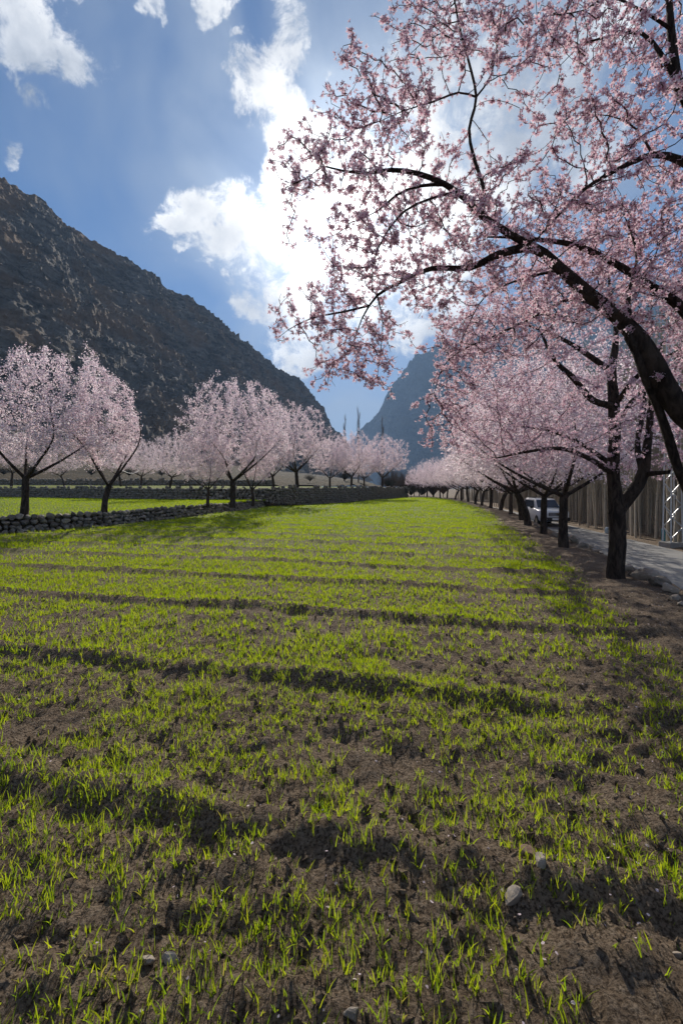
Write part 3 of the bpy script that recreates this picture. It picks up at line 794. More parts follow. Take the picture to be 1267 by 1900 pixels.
def flowers_fine(p, bias, size, r, pink, white, calyx=True):
    """five cupped petals each, on a small dark calyx"""
    n = len(p); d, u, v = frames(n, r, bias)
    cup = r.uniform(0.12, 0.65, n); s = size * r.uniform(0.75, 1.2, n) * 0.5
    V = [p[:, None] + d[:, None] * 0]; C = []
    hue = r.random((n, 1)); base = np.array(pink) * (1 - hue) + np.array(white) * hue
    C.append(np.repeat((np.array([[0.45, 0.10, 0.20]]) * (0.7 + 0.6 * hue))[:, None], 1, 1))
    F = []; m = 1 + 5 * 3
    for k in range(5):
        a = 2 * math.pi * k / 5 + r.normal(0, 0.10, n)
        def pt(ang, rad, lift): return p + (u * np.cos(ang)[:, None] + v * np.sin(ang)[:, None]) * (s * rad)[:, None] + d * (s * lift)[:, None]
        sk_ = r.uniform(0.85, 1.12, n)
        V += [pt(a - 0.50, 0.62 * sk_, cup * 0.45)[:, None], pt(a, 1.05 * sk_, cup * r.uniform(0.7, 1.2, n))[:, None], pt(a + 0.50, 0.62 * sk_, cup * 0.5)[:, None]]
        C += [(base * 0.97)[:, None], base[:, None], (base * 0.93)[:, None]]
        b = 1 + 3 * k; F.append((0, b, b + 1, b + 2))
    if calyx:
        m += 4
        V += [(p - d * (s * 0.38)[:, None])[:, None]]
        for k in range(3):
            a = 2.094 * k
            V.append((p + (u * math.cos(a) + v * math.sin(a)) * (s * 0.22)[:, None] - d * 0.001)[:, None])
        C += [np.zeros((n, 1, 3)) + (0.16, 0.05, 0.05)] * 4
    V = np.concatenate(V, 1).reshape(-1, 3); C = np.concatenate(C, 1).reshape(-1, 3)
    o0 = (np.arange(n) * m)[:, None, None]
    Q = (o0 + np.array(F)[None]).reshape(-1, 4)
    T = (o0 + np.array([(16, 17, 18), (16, 18, 19), (16, 19, 17)])[None]).reshape(-1, 3) if calyx else np.zeros((0, 3), int)
    return V, Q, T, C
def flowers_coarse(p, bias, size, r, pink, white):
    n = len(p); d, u, v = frames(n, r, bias); s = size * r.uniform(0.7, 1.25, n) * 0.5
    hue = r.random((n, 1)); base = np.array(pink) * (1 - hue) + np.array(white) * hue
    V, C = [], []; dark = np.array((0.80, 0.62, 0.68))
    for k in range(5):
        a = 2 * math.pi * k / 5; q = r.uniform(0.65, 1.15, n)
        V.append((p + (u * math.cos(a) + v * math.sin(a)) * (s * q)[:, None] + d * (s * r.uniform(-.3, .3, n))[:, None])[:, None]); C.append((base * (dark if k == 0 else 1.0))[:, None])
    V = np.concatenate(V, 1).reshape(-1, 3); C = np.concatenate(C, 1).reshape(-1, 3)
    return V, np.arange(n * 5).reshape(n, 5), C
PINK, WHITE = (0.82, 0.63, 0.70), (0.94, 0.88, 0.90)
def ellipsoid_pts(n, c, rad, r, zmin=None, shell=0.35, flat=False):
    out = []
    while len(out) < n:
        q = r.normal(size=3); q /= np.linalg.norm(q); q *= (shell + (1 - shell) * r.random()) ** (1 / 2.2)
        q *= 1 + 0.22 * math.sin(3 * q[0] + 5 * q[1]) * r.random()
        if q[2] < 0 and flat:
            k = 1 + 0.45 * min(1, -q[2] * 1.6); q = q * np.array([k, k, 0.85]); h_ = math.hypot(q[0], q[1])
            if h_ > 1.02: q[:2] *= 1.02 / h_
        p = np.array(c) + q * np.array(rad)
        if zmin is None or p[2] > zmin: out.append(p)
    return np.array(out)
def make_variant(seed, height, crad, fork_z, shape, nat, nfl, trunk_r, fsize):
    """one almond tree in its own space, base at the origin: (trunk mesh, crown mesh)"""
    r = np.random.default_rng(seed); sk = Skel()
    lean = r.normal(0, 0.14, 2)
    top = np.array([lean[0], lean[1], fork_z])
    sk.guide([(0, 0, -0.15), (lean[0] * .3, lean[1] * .3, fork_z * .5), top], [trunk_r * 1.25, trunk_r, trunk_r * 0.95], step=0.12)
    nl = {'spread': 5, 'oval': 4, 'slender': 4, 'round': 6}[shape]
    for k in range(nl):
        a = 2 * math.pi * (k + r.uniform(-.25, .25)) / nl
        up = {'spread': 0.55, 'oval': 0.95, 'slender': 1.5, 'round': 0.8}[shape] * r.uniform(0.75, 1.3)
        L = (height - fork_z) * 0.5 * r.uniform(0.85, 1.15)
        dv = np.array([math.cos(a), math.sin(a), up]); dv /= np.linalg.norm(dv)
        side = np.array([-math.sin(a), math.cos(a), 0]) * r.normal(0, 0.15)
        sk.guide([top, top + dv * L * 0.35 + side, top + dv * L * 0.75 + side * 2 + np.array([0, 0, .12]), top + dv * L * 1.1 + np.array([0, 0, .35])],
                 [trunk_r * 0.52, trunk_r * 0.38, trunk_r * 0.22, trunk_r * 0.1], step=0.14)
    zc = {'spread': fork_z + (height - fork_z) * 0.5, 'oval': fork_z + (height - fork_z) * .53, 'slender': fork_z + (height - fork_z) * .52, 'round': fork_z + (height - fork_z) * .53}[shape]
    att = ellipsoid_pts(nat, (0, 0, zc), (crad, crad, height - zc), r, fork_z * 0.97, 0.08, True)
    if shape == 'slender':
        g = ellipsoid_pts(nat // 3, (crad * .45, 0, zc + .7), (crad * .35, crad * .35, (height - zc)), r); att = np.vstack([att * (0.85, 0.85, .9) + (0, 0, .25), g])
    sk.colonize(att, step=0.16, kill=0.24, reach=3.0, iters=70, wob=0.28, trop=(0, 0, 0.12), seed=seed, skip=lambda p: p[2] < fork_z * 0.98)
    sk.finish()
    V, F, MI = sk.wood(seed=seed)
    tm = mesh_np('trunk', V, [F], [M['bark'], M['twig']], None, True, MI)
    p, off = blossom_positions(sk, nfl, r, 0.016, 0.20)
    p = p[p[:, 2] > fork_z * 0.85]; off = off[:len(p)]
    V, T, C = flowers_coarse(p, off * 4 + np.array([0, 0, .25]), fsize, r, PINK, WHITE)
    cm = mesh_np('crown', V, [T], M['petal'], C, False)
    return tm, cm
VAR = {}
for key, a in {'spread_a': (1, 6.3, 3.1, 1.45, 'spread', 1900, 26000, 0.115, 0.054),
               'spread_b': (2, 6.0, 2.9, 1.35, 'spread', 1800, 25000, 0.105, 0.054),
               'spread_c': (3, 6.6, 3.2, 1.30, 'spread', 1900, 26000, 0.12, 0.054),
               'oval': (4, 6.3, 2.4, 1.35, 'oval', 1600, 25000, 0.12, 0.054),
               'slender': (5, 6.8, 1.6, 1.1, 'slender', 1250, 19000, 0.11, 0.054),
               'round_a': (6, 7.7, 3.3, 1.4, 'round', 2100, 34000, 0.15, 0.062),
               'round_b': (7, 7.2, 3.0, 1.4, 'round', 1900, 30000, 0.14, 0.062)}.items():
    VAR[key] = make_variant(*a)
def almond(key, x, y, z, scale, rz, label, group, sz=1.0):
    root = empty('almond_tree', (x, y, z), rz); root.rotation_euler = (random.gauss(0, 0.055), random.gauss(0, 0.055), rz); root.scale = (scale, scale, scale * sz)
    tm, cm = VAR[key]
    obj('trunk', tm, root); c = obj('crown', cm, root); tag(c, kind='stuff')
    tag(root, label, 'tree', group); return root

ORD = ['third', 'fourth', 'fifth', 'sixth', 'seventh', 'eighth', 'ninth', 'tenth', 'eleventh', 'twelfth', 'thirteenth', 'fourteenth', 'fifteenth', 'sixteenth', 'seventeenth', 'eighteenth', 'nineteenth']
row = [(5.88, 12.05), (6.87, 15.5), (7.7, 18.75), (8.75, 22.1), (9.85, 26.5), (10.95, 31.4), (11.3, 34.5), (12.2, 39.7), (12.9, 44), (13.9, 50), (14.6, 55.5), (15.2, 61), (15.3, 66), (15.5, 71.5), (15.5, 77), (15.6, 83), (15.4, 90)]
keys = ['spread_a', 'spread_b', 'spread_c']
for i, (x, y) in enumerate(row):
    sc = random.uniform(0.92, 1.06) * (0.95 if i < 2 else 1.0)
    almond(keys[i % 3], x, y, float(ground_z(x, y)) - 0.03, sc, random.uniform(0, 6.28), 'pink blossoming almond, %s tree of the roadside row counting from the camera' % ORD[i], 'almond trees along the road')

left = [('oval', 45, 16.4, 0.55, 1.02, 0.4, 'leftmost almond tree on the low stone wall, broad pink crown'),
        ('slender', 193, 18.9, 0.55, 1.0, 2.6, 'slender almond with two upright blossom plumes on the low wall'),
        ('round_a', 432, 28.2, 0.52, 1.03, 1.0, 'tallest round pale pink almond where low wall runs out'),
        ('oval', 386, 27.0, 0.52, 0.72, 3.3, 'smaller leaning almond just left of the tallest round one'),
        ('slender', 470, 30.5, 0.50, 0.85, 5.0, 'thin trunked almond just right of the tallest round one'),
        ('round_b', 552, 42.5, 1.5, 1.12, 4.1, 'pale almond on the upper terrace right of the tallest one'),
        ('oval', 508, 40.5, 1.45, 0.85, 0.9, 'small almond behind the wall between two rounder trees'),
        ('spread_b', 315, 39.5, 1.45, 0.80, 2.0, 'low spreading almond behind the wall left of the tallest'),
        ('spread_a', 262, 46, 1.6, 0.80, 5.5, 'low almond behind wall right of the slender plumed tree'),
        ('oval', 225, 52, 1.8, 0.85, 1.4, 'dark trunked almond standing behind the slender plumed tree'),
        ('spread_c', 120, 54, 1.9, 0.85, 3.6, 'background almond between the two leftmost wall trees'),
        ('oval', 22, 50, 1.9, 0.95, 4.6, 'background almond behind the leftmost wall tree'),
        ('round_b', 612, 55.5, 1.55, 0.85, 0.7, 'leftmost of three pale almonds near the field end'),
        ('round_a', 652, 58.5, 1.55, 0.97, 3.9, 'middle and tallest of three pale almonds near field end'),
        ('round_b', 708, 66.0, 1.5, 1.1, 2.4, 'rightmost pinker almond of the three near field end'),
        ('spread_a', 676, 64.0, 1.5, 0.95, 2.9, 'low almond tucked between the three near the field end')]
for key, px, d, z, sc, rz, lab in left:
    almond(key, (px - CX) / FPX * d, d, z, sc, rz, lab, 'almond trees on the left terraces')

# the second tree of the row and the tree hanging over the picture, limb by limb
def hero_tree(name, base, guides, att, step, kill, nfl, fsize, seed, label, trop, maxr=0.010, spread=0.055, wob=0.25, reach=1.6, gs=1.0, calyx=True):
    sk = Skel(); r = np.random.default_rng(seed)
    for k, (pts, rad) in enumerate(guides): sk.guide(pts, [v * gs for v in rad], step=step * 1.3)
    sk.colonize(att, step=step, kill=kill, reach=reach, iters=120, wob=wob, trop=trop, seed=seed, skip=lambda p: p[2] < 1.35)
    sk.finish(0.0022)
    root = empty(name, base); b = np.array(base)
    V, F, MI = sk.wood(thick=0.012, seed=seed, detail=1.4)
    obj('trunk', mesh_np('trunk', V - b, [F], [M['bark'], M['twig']], None, True, MI), root)
    p, off = blossom_positions(sk, nfl, r, maxr, spread)
    V, Q, T, C = flowers_fine(p - b, off * 12 + np.array([0, 0, -0.1]), fsize, r, PINK, WHITE, calyx)
    mi = np.concatenate([np.zeros(len(Q), int), np.ones(len(T), int)])
    c = obj('crown', mesh_np('crown', V, [Q, T], [M['petal'], M['calyx']], C, False, mi), root); tag(c, kind='stuff')
    tag(root, label, 'tree', 'almond trees along the road')
    print(name, 'nodes', len(sk.pos), 'flowers', len(p))
    return root
rT = np.random.default_rng(400)
D2 = 7.9; b2 = (4.86, 7.9, 0.0)
g2 = [([(4.80, 7.9, -0.15), P(1141, 1070, 7.9), P(1145, 1010, 7.9), P(1143, 950, 7.9), P(1137, 880, 7.9), P(1139, 800, 7.9), P(1137, 740, 7.95), P(1134, 690, 8.0), P(1142, 620, 8.1), P(1132, 540, 8.2), P(1125, 470, 8.2)],
       [.175, .145, .135, .13, .10, .095, .09, .075, .045, .028, .015]),
      ([P(1146, 955, 7.9), P(1172, 915, 7.85), P(1192, 880, 7.8), P(1202, 810, 7.8), P(1208, 740, 7.7), P(1225, 640, 7.6)], [.11, .105, .09, .06, .045, .02]),
      ([P(1192, 882, 7.8), P(1215, 878, 7.6), P(1240, 876, 7.4)], [.05, .04, .03]),
      ([P(1190, 882, 7.8), P(1182, 820, 8.1), P(1195, 740, 8.5), P(1180, 640, 8.8)], [.06, .045, .03, .015]),
      ([P(1138, 875, 7.9), P(1095, 852, 7.7), P(1040, 832, 7.4), P(980, 838, 7.2), P(920, 850, 7.1)], [.05, .042, .032, .022, .012]),
      ([P(1138, 865, 7.9), P(1080, 825, 8.3), P(1020, 800, 8.8), P(960, 790, 9.2)], [.045, .035, .025, .012]),
      ([P(1136, 760, 7.95), P(1098, 742, 7.8), P(1062, 700, 7.6), P(1028, 668, 7.5), P(1000, 610, 7.4)], [.06, .052, .045, .035, .015]),
      ([P(1134, 695, 8.0), P(1085, 655, 7.9), P(1040, 628, 7.7), P(970, 600, 7.6)], [.055, .045, .032, .014]),
      ([P(1140, 800, 7.9), P(1175, 740, 8.2), P(1230, 700, 8.6), P(1290, 660, 9.0)], [.045, .035, .025, .012]),
      ([P(1140, 760, 7.9), P(1190, 690, 7.4), P(1260, 650, 6.9), P(1330, 600, 6.6)], [.045, .035, .025, .012])]
a2 = np.vstack([ellipsoid_pts(2900, P(1110, 660, 7.9), (2.9, 2.6, 2.3), rT, 1.75, 0.3), ellipsoid_pts(350, P(930, 790, 7.6), (0.9, 1.0, 0.75), rT, 1.5, 0.1)])
hero_tree('almond_tree', b2, g2, a2, 0.10, 0.14, 31000, 0.047, 410, 'forked dark trunked almond by the boulders, second of the roadside row', (0, 0, 0.02), spread=0.075, reach=2.0, calyx=False)

D = 3.25
b1 = (3.75, 3.1, 0.0)
g1 = [([(3.75, 3.1, -0.15), (3.72, 3.1, 0.6), (3.45, 3.1, 1.15), P(1400, 850, 3.05), P(1290, 790, 3.05), P(1238, 725, 3.08), P(1195, 645, 3.12), P(1150, 592, 3.2), P(1095, 548, 3.25), P(1040, 500, 3.3), P(992, 462, 3.3), P(930, 470, 3.32), P(870, 497, 3.35), P(800, 498, 3.38), P(740, 525, 3.4), P(700, 548, 3.42), P(672, 590, 3.45), P(655, 640, 3.5)],
       [.19, .17, .155, .13, .105, .10, .085, .07, .062, .055, .046, .036, .030, .024, .017, .013, .009, .005]),
      ([P(700, 548, 3.42), P(710, 600, 3.4), P(706, 650, 3.4), P(700, 700, 3.4)], [.009, .007, .005, .003]),
      ([P(690, 560, 3.42), P(640, 578, 3.5), P(580, 590, 3.55), P(535, 612, 3.6), P(512, 630, 3.6)], [.012, .010, .008, .006, .003]),
      ([P(985, 458, 3.3), P(930, 425, 3.25), P(893, 400, 3.2), P(865, 370, 3.15), P(825, 342, 3.1), P(775, 322, 3.05), P(725, 315, 3.0), P(680, 322, 2.95), P(640, 318, 2.9), P(600, 308, 2.9), P(570, 330, 2.9)],
       [.04, .036, .032, .030, .027, .023, .019, .014, .010, .007, .004]),
      ([P(893, 400, 3.2), P(898, 355, 3.2), P(878, 290, 3.2), P(870, 240, 3.2), P(883, 180, 3.22), P(868, 110, 3.25), P(850, 40, 3.3), P(835, -50, 3.35), P(820, -140, 3.4)], [.024, .020, .017, .015, .014, .012, .010, .007, .004]),
      ([P(883, 182, 3.22), P(850, 172, 3.15), P(800, 190, 3.1), P(750, 205, 3.05), P(705, 225, 3.0)], [.011, .010, .008, .006, .004]),
      ([P(883, 182, 3.22), P(910, 140, 3.2), P(925, 60, 3.1), P(930, -20, 3.1)], [.010, .008, .006, .004]),
      ([P(830, 345, 3.1), P(780, 345, 3.15), P(735, 362, 3.2), P(700, 392, 3.25), P(660, 410, 3.3)], [.018, .015, .012, .008, .004]),
      ([P(850, 372, 3.15), P(795, 370, 3.05), P(750, 392, 3.0), P(712, 440, 2.95), P(692, 490, 2.95), P(690, 540, 2.95)], [.014, .012, .010, .008, .006, .004]),
      ([(3.72, 3.1, 0.9), P(1420, 780, 3.4), P(1330, 670, 3.5), P(1267, 575, 3.6), P(1205, 530, 3.6), P(1135, 486, 3.55), P(1065, 455, 3.5), P(1000, 445, 3.45), P(940, 440, 3.5), P(880, 440, 3.6)], [.12, .095, .075, .055, .046, .036, .028, .022, .014, .006]),
      ([P(1420, 780, 3.4), P(1440, 600, 3.35), P(1370, 430, 3.3), P(1310, 335, 3.3), P(1262, 298, 3.3), P(1210, 287, 3.3), P(1150, 312, 3.25), P(1085, 350, 3.2), P(1030, 405, 3.15), P(990, 450, 3.1)], [.09, .08, .06, .045, .038, .030, .022, .016, .011, .005]),
      ([P(1370, 430, 3.3), P(1330, 300, 3.2), P(1285, 210, 3.15), P(1258, 160, 3.1), P(1246, 80, 3.1), P(1240, 0, 3.1), P(1230, -90, 3.1), P(1215, -180, 3.1)], [.055, .05, .046, .042, .036, .028, .02, .008]),
      ([P(1262, 165, 3.1), P(1225, 100, 3.1), P(1190, 62, 3.15), P(1140, 65, 3.2), P(1075, 85, 3.25), P(1040, 120, 3.3)], [.024, .020, .015, .011, .008, .004]),
      ([P(1246, 60, 3.1), P(1190, 20, 3.0), P(1130, -5, 3.0), P(1080, 20, 3.0), P(1010, 30, 3.0)], [.02, .015, .011, .008, .004]),
      ([P(1240, 10, 3.1), P(1170, -60, 3.1), P(1090, -110, 3.2), P(990, -130, 3.2)], [.02, .014, .009, .005]),
      ([P(1210, 287, 3.3), P(1180, 240, 3.3), P(1130, 215, 3.4), P(1060, 215, 3.45)], [.014, .010, .007, .004]),
      ([P(1400, 880, 3.1), P(1300, 925, 3.2), P(1262, 882, 3.2), P(1225, 770, 3.15), P(1180, 655, 3.12), P(1165, 560, 3.3), P(1180, 470, 3.5), P(1150, 380, 3.6)], [.055, .05, .045, .042, .036, .022, .014, .006]),
      ([P(1180, 655, 3.12), P(1165, 625, 3.12)], [.035, .04]),
      ([P(1130, 575, 3.22), P(1060, 555, 3.7), P(990, 588, 4.2), P(920, 622, 4.4), P(860, 648, 4.55), P(822, 680, 4.6), P(805, 730, 4.65)], [.028, .022, .018, .014, .010, .007, .004]),
      ([P(1040, 500, 3.3), P(960, 520, 3.6), P(900, 550, 3.75), P(870, 600, 3.85), P(850, 650, 3.9)], [.016, .012, .009, .006, .003]),
      ([P(1440, 600, 3.35), P(1560, 450, 3.2), P(1650, 250, 3.1), P(1650, 50, 3.1)], [.07, .055, .035, .012]),
      ([P(1440, 600, 3.35), P(1500, 480, 2.6), P(1560, 350, 1.9), P(1700, 200, 1.4)], [.06, .05, .03, .01])]
ell = [(835, 55, 100, 75, 90, 2.9, 3.7), (725, 170, 85, 75, 80, 2.8, 3.4), (660, 235, 40, 55, 30, 2.8, 3.3), (620, 310, 95, 55, 95, 2.7, 3.3), (745, 290, 105, 60, 95, 2.8, 3.4), (560, 345, 35, 25, 14, 2.8, 3.1),
       (700, 400, 95, 55, 110, 2.8, 3.5), (690, 480, 90, 45, 90, 2.9, 3.6), (640, 535, 75, 35, 45, 3.1, 3.7), (655, 600, 80, 60, 170, 3.2, 3.8), (545, 612, 35, 18, 14, 3.4, 3.7), (630, 660, 50, 50, 80, 3.2, 3.7), (690, 670, 40, 55, 50, 3.2, 3.6),
       (830, 410, 110, 70, 130, 2.8, 3.7), (870, 500, 120, 55, 130, 3.0, 3.9), (800, 545, 70, 25, 20, 3.2, 3.7), (960, 360, 90, 90, 120, 2.8, 3.8), (960, 60, 90, 75, 70, 2.8, 3.5), (1080, 70, 120, 70, 110, 2.7, 3.6),
       (1170, 130, 100, 80, 70, 2.9, 3.6), (1140, 220, 120, 70, 100, 3.0, 3.7), (1030, 210, 70, 60, 35, 3.0, 3.6), (1180, 380, 120, 90, 170, 2.9, 4.0), (1060, 400, 100, 70, 120, 2.9, 3.9), (1060, 540, 120, 70, 130, 3.0, 4.3), (1190, 520, 110, 90, 130, 3.0, 4.2),
       (900, 620, 100, 55, 100, 3.9, 4.9), (850, 700, 55, 70, 70, 4.3, 5.0), (840, 790, 40, 50, 45, 4.4, 5.0), (960, 610, 90, 60, 80, 3.9, 4.8), (1240, 640, 70, 70, 40, 3.0, 4.0),
       (1400, 150, 170, 220, 120, 2.4, 4.2), (1100, -110, 250, 80, 130, 2.6, 3.9), (800, -70, 90, 50, 30, 3.0, 3.8), (1450, 380, 200, 150, 100, 2.3, 4.2), (1650, 150, 150, 250, 120, 1.6, 3.6), (1700, 350, 200, 150, 80, 1.0, 2.6)]
ell = [(a, b, c, d, n * 0.8 if a < 780 else n, e, f) for a, b, c, d, n, e, f in ell]
ell += [(560, 300, 75, 60, 14, 2.8, 3.2), (530, 345, 38, 30, 8, 2.8, 3.1), (600, 250, 75, 40, 13, 2.8, 3.2), (635, 165, 50, 65, 11, 2.8, 3.3), (690, 85, 65, 55, 14, 2.8, 3.3), (565, 560, 75, 50, 15, 3.3, 3.7), (520, 605, 30, 20, 6, 3.5, 3.7),
        (610, 700, 60, 40, 10, 3.3, 3.7), (722, 690, 35, 55, 10, 3.3, 3.6), (560, 430, 50, 40, 6, 3.0, 3.4), (760, 600, 60, 60, 10, 3.3, 3.8), (760, 30, 60, 50, 16, 3.0, 3.5), (790, 780, 30, 60, 10, 4.4, 4.9)]
att1 = []
for cx, cy, rx, ry, n, d0, d1 in ell:
    for k in range(int(n * 2.1)):
        a = rT.uniform(0, 6.283); q = math.sqrt(rT.random()); att1.append(P(cx + rx * q * math.cos(a), cy + ry * q * math.sin(a), rT.uniform(d0, d1)))
hero_tree('almond_tree', b1, g1, np.array(att1), 0.058, 0.062, 31000, 0.039, 420, 'near almond tree whose blossoming limbs overhang the upper right', (0, 0, 0.0), maxr=0.0085, spread=0.040, wob=0.30, reach=1.0, gs=0.72)

# ------------------------------------------------------------------ bare poplars
def poplar_mesh(seed, h, r0, nb, mat, wid=0.8, sub=3):
    r = np.random.default_rng(seed); V, F = [], []; b = 0
    def tube(p, rad, k):
        nonlocal b
        p = np.array(p); T = np.gradient(p, axis=0); T /= np.linalg.norm(T, axis=1)[:, None]
        ref = np.array([0.9, .3, .1]); U = ref - (T @ ref)[:, None] * T; U /= np.linalg.norm(U, axis=1)[:, None]; W = np.cross(T, U)
        a = np.arange(k) / k * 6.283; rad = np.array(rad)
        V.append((p[:, None] + rad[:, None, None] * (np.cos(a)[None, :, None] * U[:, None] + np.sin(a)[None, :, None] * W[:, None])).reshape(-1, 3))
        i = np.arange(len(p) - 1)[:, None] * k; j = np.arange(k)[None]
        F.append(np.stack([i + j, i + (j + 1) % k, i + k + (j + 1) % k, i + k + j], -1).reshape(-1, 4) + b); b += len(p) * k
    zs = np.linspace(-0.1, h, 7); bend = r.normal(0, 0.012 * h, (7, 2)).cumsum(0) * 0.35
    c = np.concatenate([bend - bend[0], zs[:, None]], 1); tube(c, r0 * np.linspace(1, 0.12, 7) , 6)
    nt = len(F); tv = b
    for k in range(nb):
        f = r.uniform(0.18, 0.95); p = np.array([np.interp(f * h, zs, c[:, q]) for q in range(3)]); a = r.uniform(0, 6.283)
        L = h * r.uniform(0.10, 0.22) * (1.15 - f * 0.6); o = np.array([math.cos(a), math.sin(a), 0]) * wid
        tube([p, p + o * L * 0.22 + np.array([0, 0, L * .35]), p + o * L * 0.36 + np.array([0, 0, L])], [r0 * .28 * (1.1 - f), r0 * .2 * (1.1 - f), 0.004], 3)
        for q in range(sub):
            g = r.uniform(0.3, 0.9); p2 = p + o * L * 0.3 * g + np.array([0, 0, L * g * .9]); a2 = r.uniform(0, 6.283)
            o2 = np.array([math.cos(a2), math.sin(a2), 0])
            tube([p2, p2 + o2 * L * .16 * wid + np.array([0, 0, L * .4])], [0.010, 0.004], 3)
    Va = np.concatenate(V)
    trunk = mesh_np('trunk', Va[:tv], [np.concatenate(F[:nt])], mat, None, True)
    crown = mesh_np('crown', Va[tv:], [np.concatenate(F[nt:]) - tv], mat, None, True)
    return trunk, crown
POP = [poplar_mesh(500 + k, 9.5 + k * 0.5, 0.042 + 0.010 * k, 26, M['poplar']) for k in range(4)]
def poplar(v, x, y, z, s, rz, label, group, name='poplar_tree'):
    root = empty(name, (x, y, z), rz); root.scale = (s, s, s)
    if s < 1.3 and name == 'poplar_tree' and y < 100: root.rotation_euler = (random.gauss(0, .03), random.gauss(0, .03), rz)
    obj('trunk', v[0], root); c = obj('crown', v[1], root); tag(c, kind='stuff'); tag(root, label, 'tree', group)
rP = np.random.default_rng(520); cnt = 0; front = []
for yv in np.arange(11.0, 62.0, 0.34):
    for rowi in range(3):
        if rowi == 2 and yv > 30: continue
        if cnt >= 290: break
        if rP.random() < 0.18: continue
        x = float(road_r(yv)) + 1.0 + rowi * 1.0 + rP.uniform(-.35, .35); y = yv + rP.uniform(-.15, .15)
        if x > 0.80 * y + 2.5: continue
        poplar(POP[int(rP.integers(4))], x, y, float(ground_z(x, y)) - 0.02, rP.uniform(0.8, 1.2), rP.uniform(0, 6.28), 'bare thin poplar in the dense grove beyond the road', 'bare poplars in the roadside grove'); cnt += 1
def grove_mass():
    r = np.random.default_rng(530); V, F, b = [], [], 0
    for k in range(1900):
        y = r.uniform(12, 95); x = float(road_r(y)) + 3.5 + 18 * r.random() ** 1.3
        if x > 0.85 * y + 4: continue
        z = float(ground_z(x, y)); h = r.uniform(7.5, 12); r0 = r.uniform(0.03, 0.07); ln = r.normal(0, .25, 2)
        for (p, q, ra, rb) in [((x, y, z - .1), (x + ln[0], y + ln[1], z + h), r0, 0.01)] + [((x, y, z + h * f), (x + math.cos(a) * h * .07, y + math.sin(a) * h * .07, z + h * f + h * .16), 0.022, 0.005) for f, a in zip(r.uniform(.25, .9, 12), r.uniform(0, 6.28, 12))]:
            for c, rr in ((p, ra), (q, rb)):
                for a in (0, 2.09, 4.19): V.append((c[0] + rr * math.cos(a), c[1] + rr * math.sin(a), c[2]))
            for j in range(3): F.append((b + j, b + (j + 1) % 3, b + 3 + (j + 1) % 3, b + 3 + j))
            b += 6
    o = obj('poplar_grove', mesh_np('poplar_grove', V, [np.array(F)], M['poplar'])); tag(o, 'mass of bare poplar trunks filling the grove beyond the road', 'grove', None, 'stuff')
grove_mass()
TALL = [poplar_mesh(540 + k, 26, 0.24, 90, M['brown_twig'], 0.55, 6) for k in range(2)]
poplar(TALL[0], (639 - CX) / FPX * 150, 150, -0.3, 0.98, 0.3, 'leftmost slim bare poplar rising in the valley gap', 'tall bare poplars at the valley end')
poplar(TALL[1], (664 - CX) / FPX * 140, 140, -0.3, 1.02, 1.9, 'tallest slim bare poplar rising in the valley gap', 'tall bare poplars at the valley end')
poplar(TALL[0], (709 - CX) / FPX * 132, 132, -0.3, 0.85, 4.0, 'brownish bare poplar above the rightmost pale almond', 'tall bare poplars at the valley end')
def bush_mesh(seed, h, w, n, mat, tr=0.07):
    r = np.random.default_rng(seed); V, F, b = [], [], 0; tb = 0; tf = 0
    segs = [((0, 0, -.1), (0, 0, h * .35), tr, tr * .7)]
    for k in range(n):
        a = r.uniform(0, 6.283); f = r.uniform(.05, 1); rad = w * math.sqrt(r.random()); zt = h * (0.35 + 0.65 * r.random() * (1 - (rad / w) ** 2 * .6))
        p1 = np.array((rad * .35 * math.cos(a), rad * .35 * math.sin(a), h * .22 + zt * .2)); p2 = np.array((rad * math.cos(a), rad * math.sin(a), zt))
        segs += [((0, 0, h * .12), p1, tr * .3, tr * .2), (p1, p2, tr * .18, .006)]
        for q in range(5):
            p3 = p1 + (p2 - p1) * r.uniform(.2, 1); segs.append((p3, p3 + r.normal(0, h * .07, 3) + (0, 0, h * .06), .012, .005))
    for i, (p, q, ra, rb) in enumerate(segs):
        for c, rr in ((p, ra), (q, rb)):
            for a in (0, 2.09, 4.19): V.append((c[0] + rr * math.cos(a), c[1] + rr * math.sin(a), c[2]))
        for j in range(3): F.append((b + j, b + (j + 1) % 3, b + 3 + (j + 1) % 3, b + 3 + j))
        b += 6
    V = np.array(V); F = np.array(F)
    return mesh_np('trunk', V[:6], [F[:3]], mat), mesh_np('crown', V[6:], [F[3:] - 6], mat)
BUSH = [bush_mesh(560 + k, 6.2, 3.0, 420, M['brown_twig'], 0.11) for k in range(2)]
M['scrub'] = plain('dark_scrub', (0.035, 0.035, 0.025), 0.9, 0.1, var=0.4)
SCRUB = bush_mesh(570, 2.4, 1.6, 170, M['scrub'], 0.05)
labs = ['leftmost brown leafless tree behind the field end', 'second brown leafless tree behind the field end', 'brown leafless tree in the middle of the valley gap', 'fourth brown leafless tree behind the field end', 'rightmost brown leafless tree by the end of the almond row', 'brown leafless tree low between poplar and almonds', 'hazy brown leafless tree farther down the valley']
for k, (px, d, s) in enumerate([(750, 98, 1.0), (768, 92, 0.9), (786, 100, 1.0), (803, 96, .9), (822, 104, 1.0), (725, 110, 1.2), (778, 125, 1.0)]):
    v = BUSH[k % 2]; x = (px - CX) / FPX * d
    root = empty('bare_tree', (x, d, float(ground_z(x, d)) - 0.05), k * 1.3); root.scale = (s, s, s)
    obj('trunk', v[0], root); c = obj('crown', v[1], root); tag(c, kind='stuff'); tag(root, labs[k], 'tree', 'leafless brown trees behind the field')
